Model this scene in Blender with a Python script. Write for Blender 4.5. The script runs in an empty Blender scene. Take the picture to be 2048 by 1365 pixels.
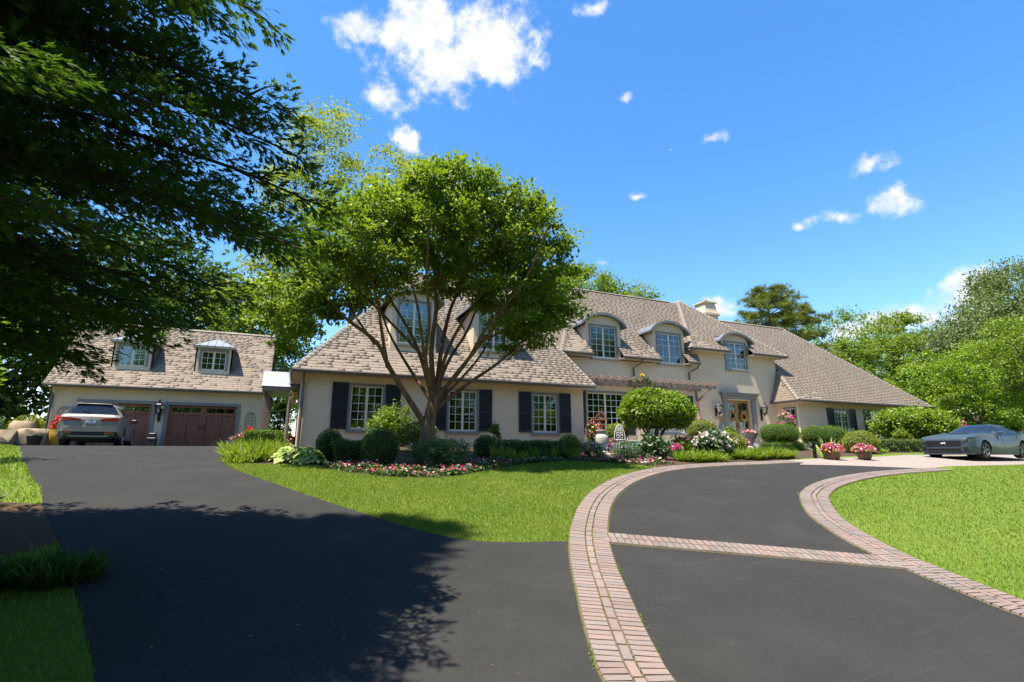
import bpy, bmesh, math, random
import numpy as np
from mathutils import Matrix, Vector
R = math.radians
rng = np.random.RandomState(7); random.seed(7)
S = bpy.context.scene
COL = S.collection
# ------------------------------------------------------------------ camera
CAMP = np.array([-.24, -21.1, -.21])
cd = bpy.data.cameras.new('camera'); cam = bpy.data.objects.new('camera', cd); COL.objects.link(cam)
cam.location = CAMP; cam.rotation_euler = (R(90+12.35), 0, R(-23.2))
cd.sensor_width = 36; cd.lens = 36*1019/2048; cd.clip_start = .05; cd.clip_end = 4000
S.camera = cam
S.view_settings.view_transform = 'Standard'; S.view_settings.look = 'None'
S.view_settings.gamma = 1; S.view_settings.use_curve_mapping = False
EXPO = 1.33
S.view_settings.exposure = EXPO
# ------------------------------------------------------------------ sun + sky
LD = Vector((.35, .105, -1)).normalized()          # direction the light travels
SUN_EL = math.asin(-LD.z); SUN_AZ = math.atan2(-LD.x, -LD.y)   # azimuth of the sun, from +Y towards +X
sd = bpy.data.lights.new('sun', 'SUN'); sun = bpy.data.objects.new('sun', sd); COL.objects.link(sun)
sd.energy = 5.; sd.angle = R(.53); sd.color = (1, .93, .82)
sun.rotation_euler = LD.to_track_quat('-Z', 'Y').to_euler()
W = bpy.data.worlds.new('World'); S.world = W; W.use_nodes = True
nt = W.node_tree; nt.nodes.clear()
def N(t, **k):
    n = nt.nodes.new(t)
    for a, b in k.items():
        if a == 'inp':
            for i, v in b.items():
                if isinstance(v, bpy.types.NodeSocket): nt.links.new(v, n.inputs[i])
                else: n.inputs[i].default_value = v
        else: setattr(n, a, b)
    return n
def math_(op, a, b=0., c=0., clamp=False):
    n = N('ShaderNodeMath', operation=op, use_clamp=clamp, inp={0: a, 1: b, 2: c}); return n.outputs[0]
def vdot(a, b): return N('ShaderNodeVectorMath', operation='DOT_PRODUCT', inp={0: a, 1: b}).outputs['Value']
sky = N('ShaderNodeTexSky'); sky.sky_type = 'NISHITA'; sky.sun_disc = False
sky.sun_elevation = SUN_EL; sky.sun_rotation = SUN_AZ
sky.altitude = 300; sky.air_density = 1.1; sky.dust_density = .25; sky.ozone_density = 3.5
tc = N('ShaderNodeTexCoord'); DV = N('ShaderNodeVectorMath', operation='NORMALIZE', inp={0: tc.outputs['Generated']}).outputs[0]
# clouds: (direction, half width, half height, density) - drifting cumulus seen in the sky all round
CLOUDS = [((0.149,0.7137,0.6845),0.110,0.080,1.15),((0.2401,0.6978,0.6749),0.090,0.080,1.20),((0.2824,0.6781,0.6785),0.081,0.081,1.05),((0.184,0.7436,0.6428),0.090,0.070,1.15),
 ((0.0924,0.7912,0.6045),0.061,0.068,0.85),((0.0456,0.7436,0.667),0.068,0.041,0.80),((0.2909,0.7095,0.6419),0.081,0.047,0.85),((0.4044,0.5805,0.7068),0.074,0.024,0.72),
 ((0.147,0.8261,0.5441),0.047,0.041,0.90),((0.6192,0.5826,0.5266),0.054,0.022,0.82),((0.4851,0.6338,0.6025),0.034,0.019,0.70),((0.5752,0.6301,0.5216),0.024,0.014,0.65),
 ((0.548,0.6996,0.4586),0.041,0.015,0.70),((0.788,0.435,0.4357),0.054,0.030,0.90),((0.8162,0.4372,0.3778),0.047,0.035,1.05),((0.7877,0.4915,0.3716),0.068,0.032,0.90),
 ((0.7558,0.5417,0.368),0.022,0.016,0.70),((0.8937,0.3831,0.2338),0.081,0.047,1.05),((0.8598,0.4689,0.2024),0.130,0.040,0.95),((0.8275,0.5276,0.1921),0.080,0.035,0.90),
 ((0.6918,0.676,0.2538),0.061,0.041,0.90),((0.5208,0.7763,0.3551),0.041,0.016,0.70),((-0.0587,0.9562,0.2869),0.068,0.041,1.00),
 ((-.3,-.75,.6),.17,.09,1.1),((.35,-.8,.45),.2,.08,1.1),((-.8,-.3,.5),.15,.07,1.0),((.8,-.5,.4),.16,.06,1.0),((-.7,.6,.35),.12,.05,1.0),((0,-.9,.25),.2,.05,1.0),((-.55,-.8,.2),.16,.04,1.0),((.5,-.3,.8),.12,.09,1.0)]
nz = N('ShaderNodeTexNoise', inp={'Vector': DV, 'Scale': 9., 'Detail': 9., 'Roughness': .62}).outputs[0]
nz2 = N('ShaderNodeTexNoise', inp={'Vector': DV, 'Scale': 28., 'Detail': 6., 'Roughness': .6}).outputs[0]
acc = None
for c, a, b, dn in CLOUDS:
    c = Vector(c).normalized(); r_ = c.cross(Vector((0, 0, 1))).normalized(); u_ = r_.cross(c)
    off = N('ShaderNodeVectorMath', operation='SUBTRACT', inp={0: DV, 1: c}).outputs[0]
    x = vdot(off, r_/a); y = vdot(off, u_/b); z = vdot(off, c*3)
    l2 = math_('MULTIPLY_ADD', x, x, math_('MULTIPLY_ADD', y, y, math_('MULTIPLY', z, z)))
    m = math_('MULTIPLY_ADD', math_('SQRT', l2), -1., dn)
    acc = m if acc is None else math_('SMOOTH_MAX', acc, m, .12)
nz3 = N('ShaderNodeTexNoise', inp={'Vector': DV, 'Scale': 75., 'Detail': 5., 'Roughness': .6}).outputs[0]
nn = math_('ADD', math_('ADD', math_('MULTIPLY_ADD', nz, 3.0, -1.72), math_('MULTIPLY_ADD', nz2, 1.7, -.86)), math_('MULTIPLY_ADD', nz3, .7, -.35))
cm = math_('ADD', math_('MULTIPLY', acc, 1.45), nn)
cmask = N('ShaderNodeMapRange', interpolation_type='SMOOTHERSTEP', inp={0: cm, 1: 0., 2: 1.15, 3: 0., 4: 1.}).outputs[0]
far = N('ShaderNodeMapRange', inp={0: acc, 1: -.75, 2: -.1, 3: 0., 4: 1.}).outputs[0]
cmask = math_('MULTIPLY', cmask, far)
shade = N('ShaderNodeMapRange', inp={0: nz2, 1: .3, 2: .62, 3: .0, 4: 1.}).outputs[0]
SKYS = .12
cc = N('ShaderNodeMix', data_type='RGBA', inp={0: shade, 6: (2.8, 3.0, 3.25, 1), 7: (3.8, 3.8, 3.8, 1)}).outputs[2]
hs = N('ShaderNodeHueSaturation', inp={'Hue': .497, 'Saturation': 1.28, 'Value': 1.0, 'Color': N('ShaderNodeMix', data_type='RGBA', blend_type='MULTIPLY', inp={0: 1., 6: sky.outputs[0], 7: (1.04, .985, 1., 1)}).outputs[2]}).outputs[0]
mx = N('ShaderNodeMix', data_type='RGBA', inp={0: cmask, 6: hs, 7: cc}).outputs[2]
bg = N('ShaderNodeBackground', inp={0: mx, 1: SKYS})
nt.links.new(bg.outputs[0], N('ShaderNodeOutputWorld').inputs[0])
# ------------------------------------------------------------------ terrain
def gz_exact(y):
    s = max(-y, 0.)
    if s <= 18: z = -.0082*s**1.85
    else: z = -.0082*18**1.85-.0082*1.85*18**.85*6*(1-math.exp(-(s-18)/6))
    return z+.1/(1+math.exp(min(60, -(y-7.)/.7)))
YL = [-600, -300, -150, -80, -50, -40, -34]+[i*.5 for i in range(-60, 29)]+[20, 30, 50, 90, 160, 300, 600, 1000]
YLa = np.array(YL, float); ZLa = np.array([gz_exact(y) for y in YL])
def gz(y): return np.interp(y, YLa, ZLa)
# ------------------------------------------------------------------ materials
def new_mat(name):
    global nt
    m = bpy.data.materials.new(name); m.use_nodes = True; nt = m.node_tree; nt.nodes.clear()
    return m
def finish(sh, disp=None):
    o = N('ShaderNodeOutputMaterial'); nt.links.new(sh, o.inputs[0])
def C(h): return tuple(h)+(1,) if len(h) == 3 else h
def noise(scale, detail=4, rough=.55, vec=None, out=0, dist=0):
    n = N('ShaderNodeTexNoise', inp={'Scale': scale, 'Detail': detail, 'Roughness': rough, 'Distortion': dist})
    if vec is None: vec = N('ShaderNodeTexCoord').outputs['Object']
    nt.links.new(vec, n.inputs['Vector']); return n.outputs[out]
def mixc(f, a, b, mode='MIX'):
    n = N('ShaderNodeMix', data_type='RGBA', blend_type=mode)
    for i, v in ((0, f), (6, a), (7, b)):
        if isinstance(v, bpy.types.NodeSocket): nt.links.new(v, n.inputs[i])
        else: n.inputs[i].default_value = C(v) if i else v
    return n.outputs[2]
def rampf(v, a, b, lo=0., hi=1.): return N('ShaderNodeMapRange', inp={0: v, 1: a, 2: b, 3: lo, 4: hi}).outputs[0]
def bump(h, s=.3, d=.01): return N('ShaderNodeBump', inp={'Strength': s, 'Distance': d, 'Height': h}).outputs[0]
def pbsdf(col, rough=.6, metal=0., nrm=None, spec=.5, coat=0., **k):
    n = N('ShaderNodeBsdfPrincipled')
    for i, v in (('Base Color', col), ('Roughness', rough), ('Metallic', metal), ('Specular IOR Level', spec), ('Coat Weight', coat)):
        if isinstance(v, bpy.types.NodeSocket): nt.links.new(v, n.inputs[i])
        else: n.inputs[i].default_value = C(v) if i == 'Base Color' else v
    if nrm: nt.links.new(nrm, n.inputs['Normal'])
    for a, v in k.items(): n.inputs[a.replace('_', ' ')].default_value = v
    return n.outputs[0]
def plain(name, col, rough=.6, metal=0., var=.18, nscale=6., bs=0., bscale=60., coat=0., spec=.5):
    m = new_mat(name); f = rampf(noise(nscale, 5), .3, .7)
    c = mixc(f, tuple(x*(1-var) for x in col), tuple(min(1, x*(1+var)) for x in col))
    nr = bump(noise(bscale, 4), bs, .01) if bs else None
    finish(pbsdf(c, rough, metal, nr, spec, coat)); return m
def rnd_socket():
    a = N('ShaderNodeAttribute'); a.attribute_name = 'rnd'
    o = N('ShaderNodeObjectInfo')
    return math_('FRACT', math_('ADD', a.outputs['Fac'], o.outputs['Random']))
def piece_mat(name, cols, rough=.85, grain=40., gv=.25, bs=.3):
    m = new_mat(name); r = rnd_socket()
    rp = N('ShaderNodeValToRGB'); e = rp.color_ramp.elements
    while len(e) < len(cols): e.new(.5)
    for i, c in enumerate(cols): e[i].position = i/(len(cols)-1); e[i].color = C(c)
    nt.links.new(r, rp.inputs[0])
    g = noise(grain, 4); geo = N('ShaderNodeNewGeometry').outputs['Position']
    g2 = noise(1.1, 4, vec=geo)
    k = math_('MULTIPLY', rampf(g, .25, .75, 1-gv, 1+gv), rampf(g2, .3, .7, .88, 1.1))
    c = mixc(1., rp.outputs[0], N('ShaderNodeCombineColor', inp={0: k, 1: k, 2: k}).outputs[0], 'MULTIPLY')
    finish(pbsdf(c, rough, 0, bump(g, bs, .004))); return m
def leaf_mat(name, c1, c2, c3=None, trans=.4, gloss=.08, tw=(1.25, 1.25, .55)):
    m = new_mat(name); a = N('ShaderNodeAttribute'); a.attribute_name = 'rnd'; r = a.outputs['Fac']
    geo = N('ShaderNodeNewGeometry').outputs['Position']
    big = rampf(noise(.9, 3, vec=geo), .35, .65)
    c = mixc(r, c1, c2)
    if c3: c = mixc(math_('MULTIPLY', big, .55), c, c3)
    d = N('ShaderNodeBsdfDiffuse', inp={0: c}).outputs[0]
    t = N('ShaderNodeBsdfTranslucent', inp={0: mixc(1., c, tw, 'MULTIPLY')}).outputs[0]
    s = N('ShaderNodeMixShader', inp={0: trans, 1: d, 2: t}).outputs[0]
    g = N('ShaderNodeBsdfGlossy', inp={0: (.9, .95, .8, 1), 1: .5}).outputs[0]
    s = N('ShaderNodeMixShader', inp={0: gloss*.35, 1: s, 2: g}).outputs[0]
    finish(s); return m
# ------------------------------------------------------------------ builders
def tag(o, label=None, cat=None, group=None, kind=None):
    if label: o['label'] = label
    if cat: o['category'] = cat
    if group: o['group'] = group
    if kind: o['kind'] = kind
    return o
def thing(name, label, cat, loc=(0, 0, 0), rz=0., group=None):
    o = bpy.data.objects.new(name, None); COL.objects.link(o); o.location = loc; o.rotation_euler = (0, 0, rz)
    o.empty_display_size = .1
    return tag(o, label, cat, group)
def wloc(p):
    v = Vector((0, 0, 0))
    while p is not None: v = v+p.location; p = p.parent
    return v
def link(name, me, parent=None, loc=None, mat4=None):
    o = bpy.data.objects.new(name, me); COL.objects.link(o); o.parent = parent
    if mat4 is not None: o.matrix_basis = mat4
    elif loc is not None: o.location = loc
    return o
def mesh_np(name, v, f, mat, rnd=None, smooth=False):
    """v (n,3) array, f (m,k) int array"""
    me = bpy.data.meshes.new(name); v = np.asarray(v, np.float32); f = np.asarray(f, np.int32); m, k = f.shape
    me.vertices.add(len(v)); me.vertices.foreach_set('co', v.ravel())
    me.loops.add(m*k); me.loops.foreach_set('vertex_index', f.ravel())
    me.polygons.add(m); me.polygons.foreach_set('loop_start', np.arange(0, m*k, k, dtype=np.int32))
    if smooth: me.polygons.foreach_set('use_smooth', np.ones(m, bool))
    me.update(calc_edges=True)
    if rnd is not None:
        a = me.attributes.new('rnd', 'FLOAT', 'POINT'); a.data.foreach_set('value', np.asarray(rnd, np.float32))
    me.materials.append(mat); return me
class MB:
    def __init__(s): s.v = []; s.f = []
    def add(s, vs, fs):
        b = len(s.v); s.v += [tuple(p) for p in vs]; s.f += [tuple(i+b for i in q) for q in fs]; return s
    def box(s, x0, x1, y0, y1, z0, z1):
        return s.add([(x, y, z) for x in (x0, x1) for y in (y0, y1) for z in (z0, z1)],
                     [(0, 1, 3, 2), (4, 6, 7, 5), (0, 4, 5, 1), (2, 3, 7, 6), (0, 2, 6, 4), (1, 5, 7, 3)])
    def bev(s, x0, x1, y0, y1, z0, z1, b=.01):
        """box with chamfered vertical and top edges"""
        r = [(x0+b, y0), (x1-b, y0), (x1, y0+b), (x1, y1-b), (x1-b, y1), (x0+b, y1), (x0, y1-b), (x0, y0+b)]
        cx, cy = (x0+x1)/2, (y0+y1)/2
        ti = [(x+(cx-x)*min(1, b/max(1e-6, abs(cx-x0))), y+(cy-y)*min(1, b/max(1e-6, abs(cy-y0)))) for x, y in r]
        vs = [(x, y, z0) for x, y in r]+[(x, y, z1-b) for x, y in r]+[(x, y, z1) for x, y in ti]
        fs = [tuple(range(7, -1, -1)), tuple(range(16, 24))]
        for a in (0, 8):
            fs += [(a+i, a+(i+1) % 8, a+8+(i+1) % 8, a+8+i) for i in range(8)]
        return s.add(vs, fs)
    def obox(s, c, u, v, w):
        c, u, v, w = map(Vector, (c, u, v, w))
        return s.add([c+u*a+v*b+w*d for a in (-1, 1) for b in (-1, 1) for d in (-1, 1)],
                     [(0, 1, 3, 2), (4, 6, 7, 5), (0, 4, 5, 1), (2, 3, 7, 6), (0, 2, 6, 4), (1, 5, 7, 3)])
    def bar(s, a, b, w, h, up=(0, 0, 1)):
        a, b = Vector(a), Vector(b); d = (b-a); l = d.length; d.normalize(); up = Vector(up)
        sd = d.cross(up)
        if sd.length < 1e-4: sd = d.cross(Vector((1, 0, 0)))
        sd.normalize(); u = sd.cross(d)
        return s.obox((a+b)/2, d*l/2, sd*w/2, u*h/2)
    def poly(s, pts): return s.add(pts, [tuple(range(len(pts)))])
    def prism(s, pts, off):
        """closed outline pts extruded by vector off"""
        n = len(pts); off = Vector(off); p2 = [Vector(p)+off for p in pts]
        return s.add(list(pts)+p2, [tuple(range(n-1, -1, -1)), tuple(range(n, 2*n))]+[(i, (i+1) % n, n+(i+1) % n, n+i) for i in range(n)])
    def tube(s, path, rad, n=8, cap=True):
        path = [Vector(p) for p in path]; m = len(path)
        if not hasattr(rad, '__len__'): rad = [rad]*m
        ref = None; vs = []
        for i, p in enumerate(path):
            d = (path[min(i+1, m-1)]-path[max(i-1, 0)]).normalized()
            if ref is None: ref = d.orthogonal().normalized()
            ref = (ref-d*ref.dot(d)); ref = ref.normalized() if ref.length > 1e-5 else d.orthogonal().normalized()
            b = d.cross(ref)
            for k in range(n):
                a = 2*math.pi*k/n; vs.append(p+(ref*math.cos(a)+b*math.sin(a))*rad[i])
        fs = [(i*n+k, i*n+(k+1) % n, (i+1)*n+(k+1) % n, (i+1)*n+k) for i in range(m-1) for k in range(n)]
        if cap: fs += [tuple(range(n-1, -1, -1)), tuple(range((m-1)*n, m*n))]
        return s.add(vs, fs)
    def lathe(s, prof, n=20, c=(0, 0, 0), sx=1., sy=1., cap=True):
        vs = [(c[0]+r*sx*math.cos(2*math.pi*k/n), c[1]+r*sy*math.sin(2*math.pi*k/n), c[2]+z) for r, z in prof for k in range(n)]
        m = len(prof)
        fs = [(i*n+k, i*n+(k+1) % n, (i+1)*n+(k+1) % n, (i+1)*n+k) for i in range(m-1) for k in range(n)]
        if cap: fs += [tuple(range(n-1, -1, -1)), tuple(range((m-1)*n, m*n))]
        return s.add(vs, fs)
    def torus(s, c, r, t, n=28, k=6, ax='z'):
        vs = []
        for i in range(n):
            a = 2*math.pi*i/n
            for j in range(k):
                b = 2*math.pi*j/k; x, y, z = (r+t*math.cos(b))*math.cos(a), (r+t*math.cos(b))*math.sin(a), t*math.sin(b)
                if ax == 'x': x, y, z = z, x, y
                elif ax == 'y': x, y, z = x, z, y
                vs.append((c[0]+x, c[1]+y, c[2]+z))
        return s.add(vs, [(i*k+j, ((i+1) % n)*k+j, ((i+1) % n)*k+(j+1) % k, i*k+(j+1) % k) for i in range(n) for j in range(k)])
    def sphere(s, c, r, n=12, m=8):
        prof = [(r*math.sin(math.pi*i/m)+1e-4, -r*math.cos(math.pi*i/m)) for i in range(m+1)]
        return s.lathe(prof, n, c)
    def mesh(s, name, mat, smooth=False, off=None, sharp=40):
        me = bpy.data.meshes.new(name); vs = s.v
        if off is not None: vs = [(x-off[0], y-off[1], z-off[2]) for x, y, z in vs]
        me.from_pydata(vs, [], s.f); me.materials.append(mat)
        if smooth:
            me.polygons.foreach_set('use_smooth', [True]*len(me.polygons)); me.set_sharp_from_angle(angle=R(sharp))
        bm = bmesh.new(); bm.from_mesh(me); bmesh.ops.recalc_face_normals(bm, faces=bm.faces); bm.to_mesh(me); bm.free()
        me.update(); return me
    def build(s, name, mat, parent=None, smooth=False, local=False, loc=None, sharp=40):
        """absolute coordinates unless local; loc = where a top-level mesh has its origin"""
        off = None
        if loc is not None: off = loc
        elif parent is not None and not local: off = wloc(parent)
        return link(name, s.mesh(name, mat, smooth, off, sharp), parent, loc)
# ---- leaf clouds: instances of a template merged by numpy into one mesh
TPL = {
 'plume': (np.array([(0, 0, 0), (.5, .19, .03), (1, 0, -.08), (.5, -.19, .03)]), np.array([(0, 1, 2), (0, 2, 3)])),
 'leaf': (np.array([(0, 0, 0), (.45, .28, .06), (1, 0, -.06), (.45, -.28, .06)]), np.array([(0, 1, 2), (0, 2, 3)])),
 'wide': (np.array([(0, 0, 0), (.4, .42, .08), (1, 0, -.1), (.4, -.42, .08)]), np.array([(0, 1, 2), (0, 2, 3)])),
 'narrow': (np.array([(0, 0, 0), (.45, .1, .02), (1, 0, -.12), (.45, -.1, .02)]), np.array([(0, 1, 2), (0, 2, 3)])),
 'maple': (np.array([(0, 0, 0), (.5, .16, .05), (1, 0, -.1), (.5, -.16, .05), (.3, .22, .05), (.62, .62, -.08), (.18, .3, .03), (.3, -.22, .05), (.62, -.62, -.08), (.18, -.3, .03)]),
           np.array([(0, 1, 2), (0, 2, 3), (0, 4, 5), (0, 5, 6), (0, 7, 8), (0, 8, 9)])),
 'disc': (np.array([(-.5, -.5, .05), (.5, -.5, .0), (.5, .5, .05), (-.5, .5, 0.)]), np.array([(0, 1, 2), (0, 2, 3)])),
}
_q = []; _f = []
for k, (a, l, x) in enumerate(((0., 1., .0), (.42, .8, .05), (-.45, .75, .1), (.2, .7, .4), (-.22, .72, .45))):
    c, s_ = math.cos(a), math.sin(a); w = .1
    for t, b in ((0, w), (0, -w), (1, 0)): _q.append((x+l*t*c-b*s_, l*t*s_+b*c, (.14*math.sin(k*1.9)-.1)*t))
    _f.append((3*k, 3*k+1, 3*k+2))
TPL['spray'] = (np.array(_q), np.array(_f))
_q = []; _f = []
for k in range(7):
    a = -1.3+2.6*k/6; c, s_ = math.cos(a), math.sin(a)
    for t, b in ((0, -.045), (0, .045), (1, 0)): _q.append((t*c*.9-b*s_, t*s_+b*c, .25*math.sin(k*2.1)*t))
    _f.append((3*k, 3*k+1, 3*k+2))
TPL['needles'] = (np.array(_q), np.array(_f))
_q = [(0, .5, 0), (0, -.5, 0), (.38, .42, .4), (.38, -.42, .4), (.8, .25, .5), (.8, -.25, .5), (1.1, 0, .38)]
TPL['blade'] = (np.array([(x, y*.09, z*.0) for x, y, z in _q]), np.array([(0, 1, 3), (0, 3, 2), (2, 3, 5), (2, 5, 4), (4, 5, 6)]))
_q = [(math.cos(i*2*math.pi/5)*.5, math.sin(i*2*math.pi/5)*.5, .08) for i in range(5)]+[(0, 0, -.06)]
TPL['bloom'] = (np.array(_q), np.array([(i, (i+1) % 5, 5) for i in range(5)]))
def unit(a): return a/np.maximum(np.linalg.norm(a, axis=-1, keepdims=True), 1e-9)
def leaf_arrays(tpl, pos, tip, nrm, size, rnd, arch=None):
    tv, tf = TPL[tpl]; n = len(pos); t = unit(np.asarray(tip, float)); m = np.asarray(nrm, float)
    m = unit(m-(m*t).sum(1)[:, None]*t); b = np.cross(m, t); size = np.broadcast_to(np.asarray(size, float), (n,))
    V = (pos[:, None]+size[:, None, None]*(tv[None, :, :1]*t[:, None]+tv[None, :, 1:2]*b[:, None]+tv[None, :, 2:]*m[:, None]))
    if arch is not None:
        V[:, :, 2] -= (arch*size)[:, None]*(tv[None, :, 0]**2)
    F = tf[None]+(np.arange(n)*len(tv))[:, None, None]
    return V.reshape(-1, 3), F.reshape(-1, 3), np.repeat(rnd, len(tv))
def leaf_obj(name, mat, parent, parts, kind=None, loc=None):
    vs, fs, rs = [], [], []; b = 0
    off = np.array(loc if loc is not None else (wloc(parent) if parent else (0, 0, 0)))
    for v, f, r in parts: vs.append(v-off); fs.append(f+b); rs.append(r); b += len(v)
    o = link(name, mesh_np(name, np.concatenate(vs), np.concatenate(fs), mat, np.concatenate(rs)), parent, loc)
    if kind or 'bloom' in name: o['kind'] = kind or 'stuff'
    return o
def rdir(n): return unit(rng.normal(size=(n, 3)))
def smooth_path(pts, per=8):
    P_ = [np.array(p, float) for p in pts]; P_ = [2*P_[0]-P_[1]]+P_+[2*P_[-1]-P_[-2]]; o = []
    for i in range(1, len(P_)-2):
        a, b, c, d = P_[i-1:i+3]
        for t in np.linspace(0, 1, per, endpoint=False):
            o.append(.5*((2*b)+(c-a)*t+(2*a-5*b+4*c-d)*t*t+(3*b-a-3*c+d)*t**3))
    o.append(P_[-2]); return np.array(o)
def in_poly(x, y, poly):
    r = np.zeros(len(x), bool); n = len(poly)
    for i in range(n):
        x0, y0 = poly[i]; x1, y1 = poly[(i+1) % n]
        if y0 == y1: continue
        r ^= ((y0 > y) != (y1 > y)) & (x < (x1-x0)*(y-y0)/(y1-y0)+x0)
    return r
def sheet(name, poly, dz, mat, kind='structure', thick=0.):
    """flat outline laid on the terrain, cut at the terrain's own break lines"""
    bm = bmesh.new(); f = bm.faces.new([bm.verts.new((x, y, 0)) for x, y in poly])
    f.normal_update()
    if f.normal.z < 0: f.normal_flip()
    bmesh.ops.triangulate(bm, faces=bm.faces[:])
    ys = [p[1] for p in poly]
    for y in YL:
        if min(ys) < y < max(ys):
            bmesh.ops.bisect_plane(bm, geom=bm.verts[:]+bm.edges[:]+bm.faces[:], plane_co=(0, y, 0), plane_no=(0, 1, 0), dist=1e-5)
    for v in bm.verts: v.co.z = float(gz(v.co.y))+dz
    bmesh.ops.recalc_face_normals(bm, faces=bm.faces[:])
    for f in bm.faces:
        if f.normal.z < 0: f.normal_flip()
    me = bpy.data.meshes.new(name); bm.to_mesh(me); bm.free(); me.materials.append(mat)
    o = link(name, me); o['kind'] = kind; return o
TPL['grass'] = (np.array([(0, .075, 0), (0, -.075, 0), (1, 0, 0)]), np.array([(0, 1, 2)]))
# ------------------------------------------------------------------ shared materials
def m_stucco():
    m = new_mat('stucco'); g = N('ShaderNodeNewGeometry').outputs['Position']
    a = rampf(noise(.55, 5, vec=g), .3, .7); b = noise(55, 4, vec=g); c_ = noise(9, 5, vec=g)
    st = noise(2.2, 3, vec=N('ShaderNodeVectorMath', operation='MULTIPLY', inp={0: g, 1: (2.5, 2.5, .25)}).outputs[0])
    c = mixc(a, (.55, .432, .3), (.605, .478, .338))
    c = mixc(rampf(st, .55, .8, 0, .22), c, (.43, .33, .225)); c = mixc(rampf(c_, .55, .8, 0, .25), c, (.63, .515, .38))
    finish(pbsdf(c, .92, 0, bump(math_('ADD', b, math_('MULTIPLY', c_, .8)), .35, .006), .2)); return m
def m_asphalt():
    m = new_mat('asphalt'); g = N('ShaderNodeNewGeometry').outputs['Position']
    f = noise(150, 3, vec=g); md = noise(1.1, 6, .6, vec=g); lg = noise(.25, 3, vec=g)
    sw = noise(2.5, 4, vec=N('ShaderNodeVectorMath', operation='MULTIPLY', inp={0: g, 1: (.6, 3.5, 1)}).outputs[0])
    c = mixc(rampf(f, .35, .7), (.017, .0165, .0155), (.046, .044, .041))
    c = mixc(rampf(md, .45, .8, 0, .5), c, (.051, .049, .045)); c = mixc(rampf(lg, .4, .65, 0, .4), c, (.03, .028, .025))
    c = mixc(rampf(sw, .6, .8, 0, .28), c, (.066, .063, .058))
    sp = N('ShaderNodeTexVoronoi', inp={'Vector': g, 'Scale': 55.}).outputs['Distance']
    c = mixc(rampf(sp, .06, .03, 0, .5), c, (.16, .155, .15))
    finish(pbsdf(c, .92, 0, bump(f, .55, .006), .12)); return m
def m_ground():
    m = new_mat('lawn_ground'); g = N('ShaderNodeNewGeometry').outputs['Position']
    a = noise(.6, 5, vec=g); b = noise(30, 3, vec=g)
    c = mixc(rampf(a, .3, .7), (.09, .145, .016), (.13, .175, .025)); c = mixc(rampf(b, .4, .75, 0, .6), c, (.045, .085, .012))
    finish(pbsdf(c, .95, 0, bump(b, .6, .02), .1)); return m
def m_soil(name, a, b):
    m = new_mat(name); g = N('ShaderNodeNewGeometry').outputs['Position']; n = noise(24, 6, .7, vec=g)
    finish(pbsdf(mixc(rampf(n, .3, .7), a, b), .95, 0, bump(n, 1., .03), .1)); return m
def m_paver():
    m = new_mat('apron_paving'); g = N('ShaderNodeNewGeometry').outputs['Position']
    br = N('ShaderNodeTexBrick', inp={'Vector': g, 'Color1': (.27, .215, .18, 1), 'Color2': (.22, .185, .16, 1), 'Mortar': (.14, .12, .1, 1), 'Scale': 4., 'Mortar Size': .02}).outputs[0]
    finish(pbsdf(mixc(rampf(noise(.8, 5, vec=g), .35, .7, 0, .5), br, (.3, .25, .21)), .85, 0, bump(noise(60, 3, vec=g), .3, .005), .2)); return m
def m_bark(name, a, b, sc=1.):
    m = new_mat(name); g = N('ShaderNodeTexCoord').outputs['Object']
    v = N('ShaderNodeVectorMath', operation='MULTIPLY', inp={0: g, 1: (14*sc, 14*sc, 2.5*sc)}).outputs[0]; n = noise(1, 6, .65, vec=v, dist=.6)
    finish(pbsdf(mixc(rampf(n, .3, .68), a, b), .9, 0, bump(n, .9, .03), .15)); return m
def m_glass():
    m = new_mat('window_glass'); fr = N('ShaderNodeFresnel', inp={0: 2.0}).outputs[0]
    t = N('ShaderNodeBsdfTransparent', inp={0: (.72, .8, .76, 1)}).outputs[0]
    w = bump(noise(1.3, 2), .05, .05)
    g = N('ShaderNodeBsdfGlossy', inp={0: (.95, 1, 1, 1), 1: .015, 'Normal': w}).outputs[0]
    finish(N('ShaderNodeMixShader', inp={0: fr, 1: t, 2: g}).outputs[0]); return m
def m_wood(name, a, b):
    m = new_mat(name); g = N('ShaderNodeTexCoord').outputs['Object']
    v = N('ShaderNodeVectorMath', operation='MULTIPLY', inp={0: g, 1: (22, 22, 1.6)}).outputs[0]; n = noise(1, 5, .6, vec=v, dist=1.2)
    finish(pbsdf(mixc(rampf(n, .3, .7), a, b), .5, 0, bump(n, .15, .004), .4)); return m
def m_paint(name, col, flake=.0, rough=.42):
    m = new_mat(name); finish(pbsdf(mixc(rampf(noise(900, 2), .4, .6, 0, .25), col, tuple(min(1, x*1.25) for x in col)), rough, .2, None, .35, .38, Coat_Roughness=.06)); return m
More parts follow.
